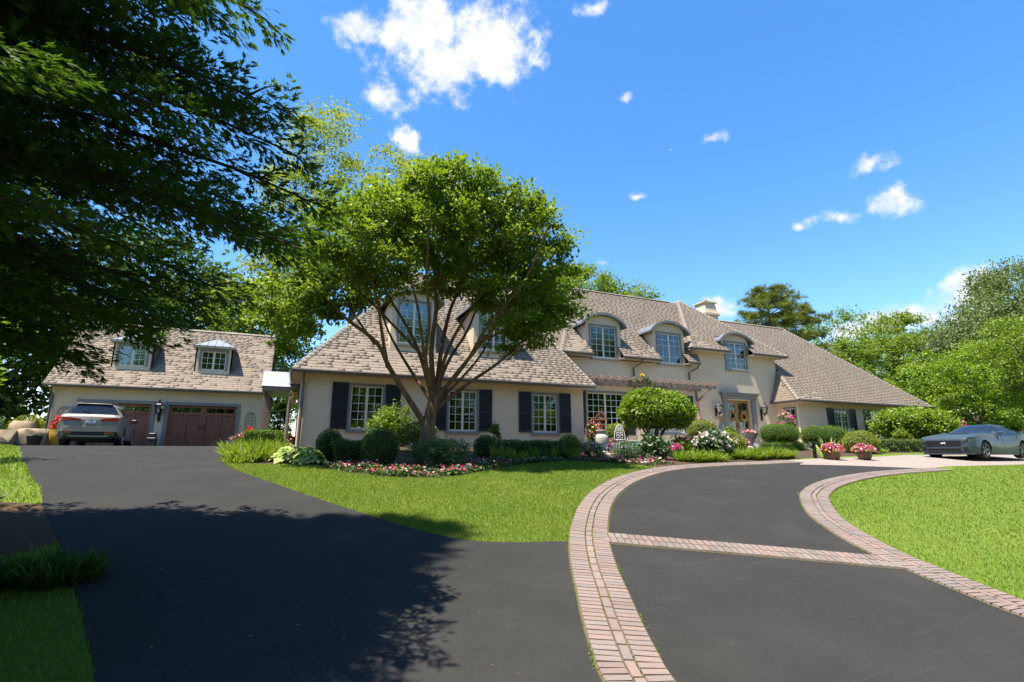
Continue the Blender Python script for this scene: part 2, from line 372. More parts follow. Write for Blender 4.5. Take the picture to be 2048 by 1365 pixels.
MAT = dict(
 stucco=m_stucco(), asphalt=m_asphalt(), ground=m_ground(), soil=m_soil('bed_soil', (.045, .03, .02), (.1, .07, .045)), mulch=m_soil('needle_mulch', (.05, .032, .02), (.13, .085, .05)),
 paver=m_paver(), glass=m_glass(),
 brick=piece_mat('clay_paver', [(.145, .104, .086), (.205, .143, .116), (.165, .131, .114), (.21, .147, .117), (.14, .117, .103), (.2, .16, .136)], .85, 18, .32),
 joint=m_soil('mossy_joint', (.11, .085, .05), (.12, .13, .03)),
 shingle=piece_mat('roof_shingle', [(.185, .144, .106), (.206, .162, .119), (.192, .153, .116), (.217, .172, .127), (.196, .15, .11), (.208, .166, .128)], .95, 30, .15, .4),
 roofbase=plain('roof_underlay', (.1, .075, .06), .95), cap=piece_mat('ridge_cap', [(.215, .175, .14), (.26, .215, .17), (.23, .19, .15)], .95, 30, .2),
 trim=plain('grey_trim_paint', (.17, .165, .155), .5, var=.08, bs=.1), fascia=plain('gutter_paint', (.1, .088, .074), .45, var=.12), soffit=plain('soffit_paint', (.4, .33, .25), .7, var=.06),
 sash=plain('sash_paint', (.6, .52, .41), .45, var=.05), muntin=plain('muntin_paint', (.6, .66, .6), .4, var=.04), shutter=plain('shutter_paint', (.018, .02, .03), .45, var=.15),
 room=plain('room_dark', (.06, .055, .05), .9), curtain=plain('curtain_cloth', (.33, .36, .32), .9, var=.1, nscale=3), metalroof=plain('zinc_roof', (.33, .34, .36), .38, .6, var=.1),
 slate=plain('dormer_metal', (.2, .21, .225), .45, .4, var=.1), iron=plain('black_iron', (.012, .012, .014), .45, .3, var=.3), lampglass=plain('lamp_glass', (.5, .48, .42), .15),
 cedar=m_wood('grey_cedar', (.13, .095, .075), (.22, .17, .14)), mahog=m_wood('mahogany_door', (.14, .044, .024), (.26, .1, .052)), oak=m_wood('oak_door', (.2, .1, .035), (.32, .18, .07)),
 stone=plain('cast_stone', (.47, .43, .35), .9, var=.25, nscale=9, bs=.5, bscale=35), boulder=plain('sandstone', (.27, .2, .12), .95, var=.35, nscale=3, bs=.8, bscale=12), concrete=plain('concrete', (.42, .39, .35), .9, var=.12, bs=.3),
 terra=plain('terracotta', (.5, .21, .09), .85, var=.2, bs=.2), ochre=plain('ochre_glaze', (.42, .24, .02), .35, var=.25), blackpot=plain('black_plastic', (.015, .015, .016), .5), rust=plain('rusted_iron', (.2, .055, .03), .8, .3, var=.3, bs=.3),
 brownpot=plain('brown_glaze', (.11, .05, .025), .35, var=.3), pinkstone=plain('pinkish_planter', (.5, .34, .27), .9, var=.2, bs=.4), whiteiron=plain('white_cast_iron', (.68, .68, .66), .5, var=.08), teal=plain('teal_cushion', (.12, .42, .47), .8), bluepot=plain('blue_grey_glaze', (.17, .25, .3), .35),
 bark=m_bark('bark', (.06, .045, .035), (.17, .13, .1)), barkr=m_bark('flaking_reddish_bark', (.1, .05, .03), (.3, .17, .105), .8), barkd=m_bark('dark_bark', (.03, .022, .016), (.1, .07, .05)),
 tyre=plain('tyre_rubber', (.012, .012, .012), .8), rimdark=plain('dark_rim', (.1, .1, .105), .4, .4), rimlight=plain('silver_rim', (.4, .4, .41), .3, .9), chrome=plain('chrome', (.7, .7, .7), .12, 1., var=.03), carblack=plain('black_trim', (.01, .01, .011), .4), redlamp=plain('red_lamp', (.36, .012, .018), .12, coat=1.), headlamp=plain('head_lamp', (.1, .1, .11), .08, .3, coat=1.), plate=plain('plate_white', (.62, .64, .68), .4, var=.05), plateblue=plain('plate_ink', (.05, .09, .25), .5),
 silver=m_paint('champagne_silver_paint', (.2, .185, .152)), bluegrey=m_paint('blue_grey_paint', (.04, .056, .07)),
)
def m_carglass():
    m = new_mat('car_glass'); finish(pbsdf((.012, .015, .018), .04, 0, None, .45, .25, Coat_Roughness=.02)); return m
MAT['carglass'] = m_carglass()
# foliage
MAT.update(
 lv_conifer=leaf_mat('conifer_leaf', (.035, .078, .018), (.125, .2, .03), (.075, .13, .02), .4, .04, (1.2, 1.35, .5)),
 lv_maple=leaf_mat('front_tree_leaf', (.08, .15, .016), (.2, .28, .026), (.2, .26, .024), .5, .09),
 lv_pale=leaf_mat('pale_tree_leaf', (.18, .23, .03), (.3, .33, .045), (.24, .28, .035), .5, .06),
 lv_mid=leaf_mat('mid_tree_leaf', (.1, .17, .018), (.2, .27, .028), (.16, .22, .024), .45, .07),
 lv_dark=leaf_mat('dark_tree_leaf', (.04, .08, .014), (.1, .155, .025), (.06, .1, .018), .35, .06),
 lv_pine=leaf_mat('pine_needle', (.09, .12, .024), (.2, .22, .036), (.16, .18, .04), .25, .03),
 lv_weep=leaf_mat('dull_weeping_leaf', (.07, .115, .028), (.15, .2, .05), (.13, .145, .05), .4, .06),
 lv_lime=leaf_mat('lime_leaf', (.12, .2, .012), (.22, .3, .02), (.17, .26, .02), .45, .08),
 lv_box=leaf_mat('boxwood_leaf', (.05, .1, .012), (.11, .17, .02), (.08, .13, .016), .3, .1),
 lv_boxy=leaf_mat('yellowish_box_leaf', (.12, .17, .014), (.24, .27, .024), (.2, .22, .02), .35, .1),
 lv_yew=leaf_mat('feathery_juniper_leaf', (.06, .13, .012), (.15, .24, .02), (.1, .17, .016), .3, .05),
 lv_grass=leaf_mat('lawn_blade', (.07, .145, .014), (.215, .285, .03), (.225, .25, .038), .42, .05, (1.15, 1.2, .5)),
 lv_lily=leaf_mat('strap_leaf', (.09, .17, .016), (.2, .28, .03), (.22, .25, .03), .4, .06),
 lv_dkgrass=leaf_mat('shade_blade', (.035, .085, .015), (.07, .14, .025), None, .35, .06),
 lv_litter=leaf_mat('litter_leaf', (.12, .08, .04), (.3, .24, .13), None, .1, .02), lv_hosta=leaf_mat('variegated_leaf', (.16, .26, .03), (.5, .52, .2), None, .35, .06), lv_silver=leaf_mat('grey_green_leaf', (.07, .14, .06), (.14, .22, .1), (.1, .18, .1), .35, .04),
 lv_gloss=leaf_mat('glossy_dark_leaf', (.025, .06, .018), (.06, .12, .03), None, .25, .25), lv_bedleaf=leaf_mat('bedding_leaf', (.03, .06, .015), (.08, .13, .03), None, .3, .06),
)
def bloom_mat(name, cols):
    m = new_mat(name); a = N('ShaderNodeAttribute'); a.attribute_name = 'rnd'
    rp = N('ShaderNodeValToRGB'); rp.color_ramp.interpolation = 'CONSTANT'; e = rp.color_ramp.elements
    while len(e) < len(cols): e.new(.5)
    for i, c in enumerate(cols): e[i].position = i/len(cols); e[i].color = C(c)
    nt.links.new(a.outputs['Fac'], rp.inputs[0])
    d = N('ShaderNodeBsdfDiffuse', inp={0: rp.outputs[0]}).outputs[0]; t = N('ShaderNodeBsdfTranslucent', inp={0: rp.outputs[0]}).outputs[0]
    finish(N('ShaderNodeMixShader', inp={0: .3, 1: d, 2: t}).outputs[0]); return m
PK, RD, WH, OR, PU, YE, SA = (.62, .07, .26), (.5, .015, .04), (.6, .55, .54), (.62, .15, .04), (.32, .09, .4), (.62, .4, .03), (.62, .23, .22)
MAT.update(fl_bed=bloom_mat('bedding_bloom', [PK, RD, WH, PK, SA, (.55, .04, .16), WH, OR, (.6, .2, .5)]), fl_red=bloom_mat('red_bloom', [RD, (.75, .07, .04), RD, (.72, .05, .1)]),
 fl_pink=bloom_mat('pink_bloom', [PK, (.7, .04, .22), WH, SA, PK]), fl_mix=bloom_mat('mixed_bloom', [PK, YE, RD, PU, OR, WH]), fl_pot=bloom_mat('pot_bloom', [PK, WH, (.55, .03, .14), SA, YE, PK]), fl_white=bloom_mat('cream_bloom', [WH, (.78, .66, .52), WH, (.72, .6, .5)]), fl_lav=bloom_mat('lavender_bloom', [(.36, .33, .55), (.45, .42, .62)]),
 fl_red_or=bloom_mat('orange_red_bloom', [(.8, .1, .02), (.75, .03, .02), OR]), fl_wreath=bloom_mat('wreath_bloom', [YE, (.75, .6, .2), (.3, .28, .08), OR, (.35, .38, .45)]), fl_sal=bloom_mat('salmon_bloom', [SA, (.75, .4, .38), PK, WH]))
# ------------------------------------------------------------------ ground, drives, beds
XL = [-900, -400, -150, -60, -30, -15, 0, 15, 30, 45, 60, 100, 200, 400, 900]
gv = [(x, y, z) for y, z in zip(YL, ZLa) for x in XL]; nx_ = len(XL)
gf = [(j*nx_+i, j*nx_+i+1, (j+1)*nx_+i+1, (j+1)*nx_+i) for j in range(len(YL)-1) for i in range(nx_-1)]
g_ = link('ground', mesh_np('ground', gv, gf, MAT['ground'])); g_['kind'] = 'structure'
DL = [(-13, 9.3), (-12, 6), (-10.2, 3.5), (-8.5, 0), (-7.03, -2.88), (-5.83, -5.84), (-5.02, -7.83), (-4.06, -10.13), (-3.58, -11.16), (-3.13, -12.32), (-2.96, -12.76), (-2.55, -13.68), (-2.23, -14.4), (-1.91, -15.17), (-1.67, -15.74), (-1.52, -16.12), (-1.38, -16.48), (-1.19, -16.99), (-1.0, -18), (-.95, -20), (-1.2, -30)]
DR = [(-2.5, 9.3), (-2.4, 3), (-2.05, -1), (-1.78, -4), (-1.66, -6.82), (-1.52, -8.33), (-1.17, -9.59), (-.49, -11.13), (.25, -12.66), (.84, -13.72), (1.29, -14.46), (1.63, -14.86), (1.93, -15.07), (2.39, -15.21), (3.01, -15.28)]
BLO = [(14.6, -9.12), (12.64, -9.35), (10.4, -9.67), (8.34, -10.29), (6.49, -11.4), (5.09, -12.6), (4.15, -13.64), (3.41, -14.65), (3.01, -15.28), (2.63, -15.98), (2.36, -16.55), (2.11, -17.08), (1.93, -17.5), (1.8, -17.86), (1.62, -18.7), (1.5, -20), (1.45, -22), (1.45, -24)]
BRA = [(18.6, -11.05), (15.0, -11.51), (12.69, -12.08), (10.89, -12.73), (9.49, -13.45), (8.73, -14.0), (7.73, -14.9), (7.09, -15.73), (6.72, -16.39), (6.6, -16.67), (6.47, -17.16), (6.34, -17.77), (6.3, -18.16), (6.3, -19.5), (6.45, -21), (6.6, -24)]
def offset(path, d):
    p = np.asarray(path); t = np.gradient(p, axis=0); t = unit(t); return p+d*np.stack([-t[:, 1], t[:, 0]], 1)
blo = smooth_path(BLO, 6); bli = offset(blo, .5); bra = smooth_path(BRA, 6); brl = offset(bra, .5)
drr = smooth_path(DR, 4); drl = smooth_path(DL, 4)
sheet('driveway', [tuple(p) for p in drr[:-1]]+[tuple(p) for p in offset(blo, .1) if p[1] < -15.3]+[(1.45, -30)]+[tuple(p) for p in drl[::-1]], .008, MAT['asphalt'])
sheet('circular_drive', [tuple(p) for p in offset(bli, -.1)]+[(1.85, -30), (6.9, -30)]+[tuple(p) for p in offset(bra, .1)[::-1]]+[(17.81, -10.98), (15.8, -10.28), (14.05, -9.93)], .010, MAT['asphalt'])
sheet('paved_apron', [(12.6, -9.75), (14.05, -9.93), (15.8, -10.28), (17.81, -10.98), (18.6, -11.02), (20, -10.75), (26, -10.6), (60, -10.6), (60, -7.0), (24, -7.2), (21, -7.9), (17.4, -8.3), (15.4, -8.75), (12.6, -9.2)], .006, MAT['paver'])
BF = [(-1.62, -6.9), (-1.45, -8.2), (-.9, -8.75), (-.3, -8.85), (.25, -8.95), (.57, -9.76), (1.25, -10.63), (2.04, -11.02), (2.76, -10.98), (3.59, -10.41), (5.13, -9.3), (6.65, -8.75), (7.6, -9.05), (8.55, -9.9)]
bf = smooth_path(BF, 4)
sheet('garden_bed', [tuple(p) for p in bf]+[tuple(p) for p in blo[::-1] if p[0] > 8.6]+[(15.3, -8.6), (17.4, -8.0), (21, -7.4), (24, -6.4), (29, -5.6), (40, -5.2), (40, .4), (27.7, .4), (27.7, 1.9), (12.7, 1.9), (12.7, -.1), (-.1, -.1), (-.1, 6), (-2.3, 6), (-2.35, 3), (-2.0, -1), (-1.73, -4)], .004, MAT['soil'])
sheet('needle_bed', [(-3.1, -12.4), (-2.6, -13.55), (-2.3, -14.2), (-3.2, -15.3), (-6, -16.5), (-7.5, -14), (-5.8, -12), (-4.2, -11.9)], .005, MAT['mulch'])
p_ = MB().box(12.6, 27.7, -2.4, 1.95, -.3, .02).box(21.6, 25.6, .5, 1.96, .02, .15).box(22.2, 25.2, 1.1, 1.97, .15, .3).build('patio', MAT['concrete'], loc=(20, 0, 0)); p_['kind'] = 'structure'
# ---- brick edging
BM_ = MB().bev(-.5, .5, -.5, .5, -.04, .018, .035).mesh('brick', MAT['brick'])
bv = np.array([tuple(v.co) for v in BM_.vertices])
def brick_rows(path, rows):
    """rows: (offset from path, size along, size across)"""
    out = []; seg = np.r_[0, np.cumsum(np.linalg.norm(np.diff(path, axis=0), axis=1))]
    for off, la, ln in rows:
        pp = offset(path, off); sg = np.r_[0, np.cumsum(np.linalg.norm(np.diff(pp, axis=0), axis=1))]; s = la/2+rng.rand()*la
        while s < sg[-1]-la/2:
            x, y = np.interp(s, sg, pp[:, 0]), np.interp(s, sg, pp[:, 1])
            x2, y2 = np.interp(s+.02, sg, pp[:, 0]), np.interp(s+.02, sg, pp[:, 1]); t = np.array([x2-x, y2-y]); t /= np.linalg.norm(t)+1e-9
            out.append((x, y, t, la, ln)); s += la
    return out
def lay_bricks(name, recs, base_poly):
    bse = sheet(name, base_poly, .012, MAT['joint']); rec = []
    for x, y, t, la, ln in recs:
        n = np.array([-t[1], t[0]]); sl = float(gz(y+.1)-gz(y-.1))/.2
        T = Vector((t[0], t[1], sl*t[1])); Nn = Vector((n[0], n[1], sl*n[1])); U = T.cross(Nn).normalized()
        tw = rng.normal()*.012; T, Nn = T+Nn*tw, Nn-T*tw
        a, b = la-.006-rng.rand()*.003, ln-.006
        M_ = Matrix(((T.x*a, Nn.x*b, U.x, x), (T.y*a, Nn.y*b, U.y, y), (T.z*a, Nn.z*b, U.z, float(gz(y))+.012+rng.rand()*.004), (0, 0, 0, 1)))
        rec.append((math.hypot(x-CAMP[0], y-CAMP[1])+(100 if (y < -19.5) else 0), M_))
    rec.sort(key=lambda r: r[0])
    for _, M_ in rec[:300]: link('brick', BM_, bse, mat4=M_)
    if len(rec) > 300:
        vs, fs, rs = [], [], []; bf_ = [tuple(p.vertices) for p in BM_.polygons]
        me = bpy.data.meshes.new('far_bricks'); V = []; F = []; rr = []
        for k, (_, M_) in enumerate(rec[300:]):
            A = np.array(M_); V.append(bv@A[:3, :3].T+A[:3, 3]); F += [tuple(i+k*len(bv) for i in q) for q in bf_]; rr += [rng.rand()]*len(bv)
        me.from_pydata(np.concatenate(V).tolist(), [], F); at_ = me.attributes.new('rnd', 'FLOAT', 'POINT'); at_.data.foreach_set('value', rr)
        me.materials.append(MAT['brick']); o = link('far_bricks', me, bse); o['kind'] = 'stuff'
def strip(path, a, b): return [tuple(p) for p in offset(path, a)]+[tuple(p) for p in offset(path, b)[::-1]]
ROWS = [(.105, .072, .205), (.25, .2, .08), (.395, .072, .205)]
lay_bricks('brick_border', brick_rows(blo, ROWS), strip(blo, -.006, .506))
lay_bricks('brick_border', brick_rows(bra, ROWS), strip(bra, -.006, .506))
cb = smooth_path([(3.46, -15.28), (4.6, -15.86), (5.6, -16.36), (6.62, -16.88)], 6)
lay_bricks('brick_crossing', brick_rows(cb, [(-.1, .085, .2), (.1, .085, .2)]), strip(cb, -.206, .206))
# ---- lawns
def lawn(name, label, poly, n, hgt=.042, excl=None):
    P_ = np.array(poly); lo, hi = P_.min(0), P_.max(0)
    x = rng.uniform(lo[0], hi[0], n); y = rng.uniform(lo[1], hi[1], n); d = np.hypot(x-CAMP[0], y-CAMP[1])
    k = in_poly(x, y, poly) & (rng.rand(n) < (4.5/np.maximum(d, 4.5))**1.35)
    if excl is not None: k &= ~in_poly(x, y, excl)
    x, y, d = x[k], y[k], d[k]; m = len(x); pos = np.stack([x, y, gz(y)-.004], 1)
    a = rng.rand(m)*6.283; ln = .25+.75*rng.rand(m); tip = np.stack([np.cos(a)*ln, np.sin(a)*ln, np.ones(m)], 1)
    size = hgt*(.55+.8*rng.rand(m)); nr = np.stack([-np.sin(a), np.cos(a), np.zeros(m)+.3], 1)
    w = np.clip(d/6.5, .8, 3.)
    v, f, r = leaf_arrays('grass', pos, tip, np.cross(tip, nr), size, rng.rand(m)*.75+.25*rng.rand(m)**3)
    V = v.reshape(-1, 3, 3); c = V[:, :2].mean(1, keepdims=True); V[:, :2] = c+(V[:, :2]-c)*w[:, None, None]
    o = leaf_obj(name, MAT['lv_grass'], None, [(V.reshape(-1, 3), f, r)]); tag(o, label, 'grass', kind='stuff')
drl_ = [tuple(p) for p in drl if p[1] < 1]
lawn('lawn_grass', 'bright mown lawn between the garden bed and the drive', [tuple(p) for p in drr if p[1] < -8.3]+[tuple(p) for p in blo[::-1] if -15.3 < p[1] and p[0] < 8.6]+[tuple(p) for p in bf[::-1] if p[1] < -8.3], 1000000)
lawn('lawn_grass', 'sunlit lawn inside the curve of the drive at right', [tuple(p) for p in brl if p[1] > -20]+[(12, -21), (34, -19), (60, -10.9), (26, -10.75), (20, -10.9)], 2300000)
lawn('lawn_grass', 'shaded lawn strip left of the drive below the conifer', [(-14, 1)]+drl_+[(-1, -20), (-4.5, -20), (-12, -8)], 900000, .06, excl=[(-3.1, -12.4), (-2.6, -13.55), (-2.3, -14.2), (-3.2, -15.3), (-6, -16.5), (-7.5, -14), (-5.8, -12), (-4.2, -11.9)])
lawn('lawn_grass', 'strip of lawn behind the blue-grey car by the hedge', [(23, -6.7), (60, -6.7), (60, -3), (30, -5)], 60000)
# ------------------------------------------------------------------ roofs laid shingle by shingle
SH = MB().add([(-.5, 0, -.012), (.5, 0, -.012), (.5, 1.3, -.012), (-.5, 1.3, -.012), (-.5, 0, .02), (.5, 0, .02), (.5, 1.3, .004), (-.5, 1.3, .004)],
              [(3, 2, 1, 0), (4, 5, 6, 7), (0, 1, 5, 4), (1, 2, 6, 5), (2, 3, 7, 6), (3, 0, 4, 7)]).mesh('shingle', MAT['shingle'])
shv = np.array([tuple(v.co) for v in SH.vertices]); shf = np.array([tuple(p.vertices) for p in SH.polygons])
def roof_face(poly, e=.17, w=.36, holes=(), nudge=.012):
    """poly[0]-poly[1] is the eave; returns shingle matrices"""
    P_ = [Vector(p) for p in poly]; u = (P_[1]-P_[0]).normalized(); nrm = Vector((0, 0, 0))
    for i in range(len(P_)): nrm += P_[i].cross(P_[(i+1) % len(P_)])
    nrm.normalize()
    if nrm.z < 0: nrm = -nrm
    v = nrm.cross(u)
    if v.z < 0: v = -v
    q = [((p-P_[0]).dot(u), (p-P_[0]).dot(v)) for p in P_]; vm = max(b for a, b in q); out = []; i = 0
    while i*e < vm-.03:
        vc = i*e+e*.5; xs = []
        for k in range(len(q)):
            (a0, b0), (a1, b1) = q[k], q[(k+1) % len(q)]
            if (b0 > vc) != (b1 > vc): xs.append(a0+(a1-a0)*(vc-b0)/(b1-b0))
        xs.sort(); sp = [(xs[k], xs[k+1]) for k in range(0, len(xs)-1, 2)]
        for h0, h1, hv in holes:
            if vc < hv:
                sp = [t for s0, s1 in sp for t in ((s0, min(s1, h0)), (max(s0, h1), s1)) if t[1]-t[0] > .02]
        for s0, s1 in sp:
            x = s0-w*rng.rand()
            while x < s1:
                jw = w*(.62+.6*rng.rand())
                a, b = max(x, s0), min(x+jw, s1)
                if b-a > .03:
                    c = P_[0]+u*(a+b)/2+v*(i*e-.01+rng.normal()*.002)+nrm*(nudge+rng.rand()*.003); ww = b-a-.012
                    out.append(Matrix(((u.x*ww, v.x*e, nrm.x, c.x), (u.y*ww, v.y*e, nrm.y, c.y), (u.z*ww, v.z*e, nrm.z, c.z), (0, 0, 0, 1))))
                x += jw
        i += 1
    return out
def make_roof(parent, faces, caps, solid, nind):
    """faces: (poly, holes, visible) ; solid: closed shell polygons ; caps: hip and ridge lines"""
    mb = MB()
    for p in solid: mb.poly(p)
    rf = mb.build('roof', MAT['roofbase'], parent); off = wloc(parent); recs = []
    for poly, holes, vis in faces:
        for M_ in roof_face(poly, holes=holes):
            c = np.array(M_.translation); d = np.linalg.norm(c-CAMP); n = np.array([M_[0][2], M_[1][2], M_[2][2]])
            wd = math.sqrt(M_[0][0]**2+M_[1][0]**2+M_[2][0]**2)
            recs.append((-(wd*max(.02, abs(n@(CAMP-c))/d)/d**2) if vis else 0., M_))
    recs.sort(key=lambda r: r[0]); T = Matrix.Translation(-off)
    for _, M_ in recs[:nind]: link('shingle', SH, rf, mat4=T@M_)
    rest = recs[nind:]; A = np.array([np.array(T@M_) for _, M_ in rest])
    V = np.einsum('nij,kj->nki', A[:, :3, :3], shv)+A[:, None, :3, 3]; F = shf[None]+(np.arange(len(A))*8)[:, None, None]
    o = link('shingles', mesh_np('shingles', V.reshape(-1, 3), F.reshape(-1, 4), MAT['shingle'], np.repeat(rng.rand(len(A)), 8)), rf); o['kind'] = 'stuff'
    cv, cf, cr = [], [], []
    for a, b in caps:
        a, b = Vector(a), Vector(b); l = (b-a).length; d = (b-a).normalized(); sd = d.cross(Vector((0, 0, 1))).normalized(); up = sd.cross(d)
        for k in range(int(l/.24)):
            c = a+d*(k*.24)+up*.03; r = rng.rand()
            for s in (-1, 1):
                b0 = len(cv); s_ = sd*s
                for t, lift in ((0., .03), (.3, .012)):
                    cv += [c+d*t+up*lift, c+d*t+s_*.15-up*(.085-lift), c+d*t+s_*.15-up*(.11-lift), c+d*t+up*(lift-.025)]
                cr += [r]*8; cf += [(b0, b0+1, b0+5, b0+4), (b0+1, b0+2, b0+6, b0+5), (b0, b0+3, b0+2, b0+1), (b0+4, b0+5, b0+6, b0+7)]
    if cv:
        o = link('ridge_caps', mesh_np('ridge_caps', np.array([tuple(v-off) for v in cv]), np.array(cf), MAT['cap'], cr), rf); o['kind'] = 'stuff'
    return rf
# ------------------------------------------------------------------ windows and shutters
UPANE = MB().box(-.5, .5, -.002, .002, -.5, .5).mesh('pane', MAT['glass'])
_wc = {}
def window(parent, cx, y, z0, w, h, nx=2, ny=5, rz=0., casing=.1, sashes=2, curtain=False, top_only=None, sill=True, x=None):
    """opening w x h whose sill is at z0; wall plane at y, outside towards -y (before rz)"""
    key = (round(w, 3), round(h, 3), nx, ny, casing, sashes, sill)
    if key not in _wc:
        c = MB()
        c.box(-w/2-casing, -w/2, -.035, .1, -.002, h+casing).box(w/2, w/2+casing, -.035, .1, -.002, h+casing).box(-w/2, w/2, -.037, .1, h, h+casing)
        s = MB(); sw = w/sashes; st = .05; cells = []
        for k in range(sashes):
            a = -w/2+k*sw; b = a+sw
            s.box(a, a+st, .02, .075, 0, h).box(b-st, b, .02, .075, 0, h).box(a+st, b-st, .021, .074, 0, st+.02).box(a+st, b-st, .021, .074, h-st, h)
            gx0, gx1, gz0, gz1 = a+st, b-st, st+.02, h-st
            for i in range(nx):
                for j in range(ny):
                    cells.append((gx0+(gx1-gx0)*(i+.5)/nx, gz0+(gz1-gz0)*(j+.5)/ny, (gx1-gx0)/nx, (gz1-gz0)/ny, i, j, gx0, gx1, gz0, gz1))
        m = MB(); t = .009
        for k in range(sashes):
            _, _, _, _, _, _, gx0, gx1, gz0, gz1 = cells[k*nx*ny]
            for i in range(1, nx): xx = gx0+(gx1-gx0)*i/nx; m.box(xx-t, xx+t, .035, .06, gz0, gz1)
            for j in range(1, ny): zz = gz0+(gz1-gz0)*j/ny; m.box(gx0, gx1, .037, .058, zz-t, zz+t)
        rm = MB(); a = w/2+(.3 if w > .8 else .12)
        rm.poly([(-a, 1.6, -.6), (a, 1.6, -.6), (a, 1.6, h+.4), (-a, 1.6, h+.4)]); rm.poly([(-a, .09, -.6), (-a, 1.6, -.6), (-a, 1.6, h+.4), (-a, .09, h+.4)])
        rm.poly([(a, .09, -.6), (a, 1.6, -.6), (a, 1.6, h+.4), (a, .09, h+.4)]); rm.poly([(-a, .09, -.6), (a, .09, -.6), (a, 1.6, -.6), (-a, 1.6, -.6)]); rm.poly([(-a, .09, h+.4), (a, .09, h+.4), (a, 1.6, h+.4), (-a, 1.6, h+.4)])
        sl = MB().bev(-w/2-casing-.04, w/2+casing+.04, -.085, .1, -.12, -.004, .012)
        cu = MB(); n = 40; cs = []
        for sgn in (-1, 1):
            p = [(sgn*(w/2*(.98-.72*i/n)), .2+.035*math.sin(i*1.3)) for i in range(n+1)]; b0 = len(cu.v)
            cu.add([(px, py, -.3) for px, py in p]+[(px, py, h+.1) for px, py in p], [(i, i+1, n+2+i, n+1+i) for i in range(n)])
        _wc[key] = (c.mesh('casing', MAT['trim']), s.mesh('sash', MAT['sash']), m.mesh('muntins', MAT['muntin']) if m.v else None, rm.mesh('room', MAT['room']), sl.mesh('sill', MAT['trim']), cu.mesh('curtain', MAT['curtain']), cells)
    ca, sa, mu, rm, sl, cu, cells = _wc[key]
    off = wloc(parent); xx = cx
    M_ = Matrix.Translation(Vector((xx, y, z0))-off)@Matrix.Rotation(rz, 4, 'Z')
    o = link('window', ca, parent, mat4=M_)
    link('sash', sa, o)
    if mu: link('muntins', mu, o)
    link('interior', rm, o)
    if sill: link('sill', sl, o)
    if curtain: link('curtain', cu, o)
    for px, pz, pw, ph, *_ in cells:
        link('pane', UPANE, o, mat4=Matrix.Translation((px, .048, pz))@Matrix.Diagonal((pw, 1, ph, 1)))
    return o
SLAT = MB().obox((0, 0, 0), (.5, 0, 0), (0, .022, .016), (0, -.003, .004)).mesh('slat', MAT['shutter'])
_sc = {}
def shutter(parent, x0, x1, y, z0, z1, rz=0., piv=None):
    w = x1-x0; h = z1-z0; key = (round(w, 3), round(h, 3))
    if key not in _sc:
        s = MB(); st = .055
        s.bev(-w/2, -w/2+st, -.04, 0, 0, h, .004).bev(w/2-st, w/2, -.04, 0, 0, h, .004).box(-w/2+st, w/2-st, -.038, -.002, 0, .09).box(-w/2+st, w/2-st, -.038, -.002, h-.07, h).box(-w/2+st, w/2-st, -.038, -.002, h*.46-.04, h*.46+.04)
        s.box(-w/2+st, w/2-st, -.006, -.001, .05, h-.05)
        _sc[key] = s.mesh('shutter', MAT['shutter'])
    o = link('shutter', _sc[key], parent, mat4=Matrix.Translation(Vector(((x0+x1)/2, y-.012, z0))-wloc(parent)))
    n = int((h-.25)/.078)
    zs = [.12+(h*.46-.17)*k/((n//2)-1) for k in range(n//2)]+[h*.46+.07+(h*.54-.17)*k/((n-n//2)-1) for k in range(n-n//2)]
    for zz in zs: link('slat', SLAT, o, mat4=Matrix.Translation((0, -.022, zz))@Matrix.Diagonal((w-.11, 1, 1, 1)))
    d = MB().bar((-w/2+.12, -.05, -.07), (-w/2+.12, -.05, .02), .025, .015); link('holdback', d.mesh('holdback', MAT['iron']), o)
    return o
def wall(mb, x0, x1, z0, z1, y, opens, reveal=.1):
    """front wall facing -y with openings (x0,x1,z0,z1)"""
    xs = sorted({x0, x1, *[o[0] for o in opens], *[o[1] for o in opens]}); zs = sorted({z0, z1, *[o[2] for o in opens], *[o[3] for o in opens]})
    for a, b in zip(xs[:-1], xs[1:]):
        for c, d in zip(zs[:-1], zs[1:]):
            mx, mz = (a+b)/2, (c+d)/2
            if any(o[0] < mx < o[1] and o[2] < mz < o[3] for o in opens): continue
            mb.poly([(a, y, c), (b, y, c), (b, y, d), (a, y, d)])
    for a, b, c, d in opens:
        q = y+reveal+.3
        for p in ([(a, y, c), (a, q, c), (a, q, d), (a, y, d)], [(b, y, c), (b, y, d), (b, q, d), (b, q, c)], [(a, y, c), (b, y, c), (b, q, c), (a, q, c)], [(a, y, d), (a, q, d), (b, q, d), (b, y, d)]): mb.poly(p)
# ------------------------------------------------------------------ the house
HS = thing('house', 'long beige stucco house with steep brown shingle roofs and dark shutters', 'house')
LWW = [(2.475, 1.24), (6.5, 1.24), (10.465, 1.24)]; WZ, WH_ = .68, 1.72
LWO = [(c-w/2, c+w/2, WZ, WZ+WH_) for c, w in LWW]
mb = MB(); wall(mb, 0, 12.5, -.6, 2.8, 0, LWO)
mb.poly([(0, 0, -.6), (0, 0, 2.8), (0, 10, 2.8), (0, 10, -.6)]); mb.poly([(12.5, 0, -.6), (12.5, 2.2, -.6), (12.5, 2.2, 2.8), (12.5, 0, 2.8)]); mb.poly([(0, 10, -.6), (0, 10, 2.8), (12.5, 10, 2.8), (12.5, 10, -.6)])
mb.build('wall', MAT['stucco'], HS)
for (c, w) in LWW:
    window(HS, c, 0, WZ, w, WH_)
    shutter(HS, c-w/2-.1-.62, c-w/2-.1, 0, .68, 2.51); shutter(HS, c+w/2+.1, c+w/2+.1+.62, 0, .68, 2.51)
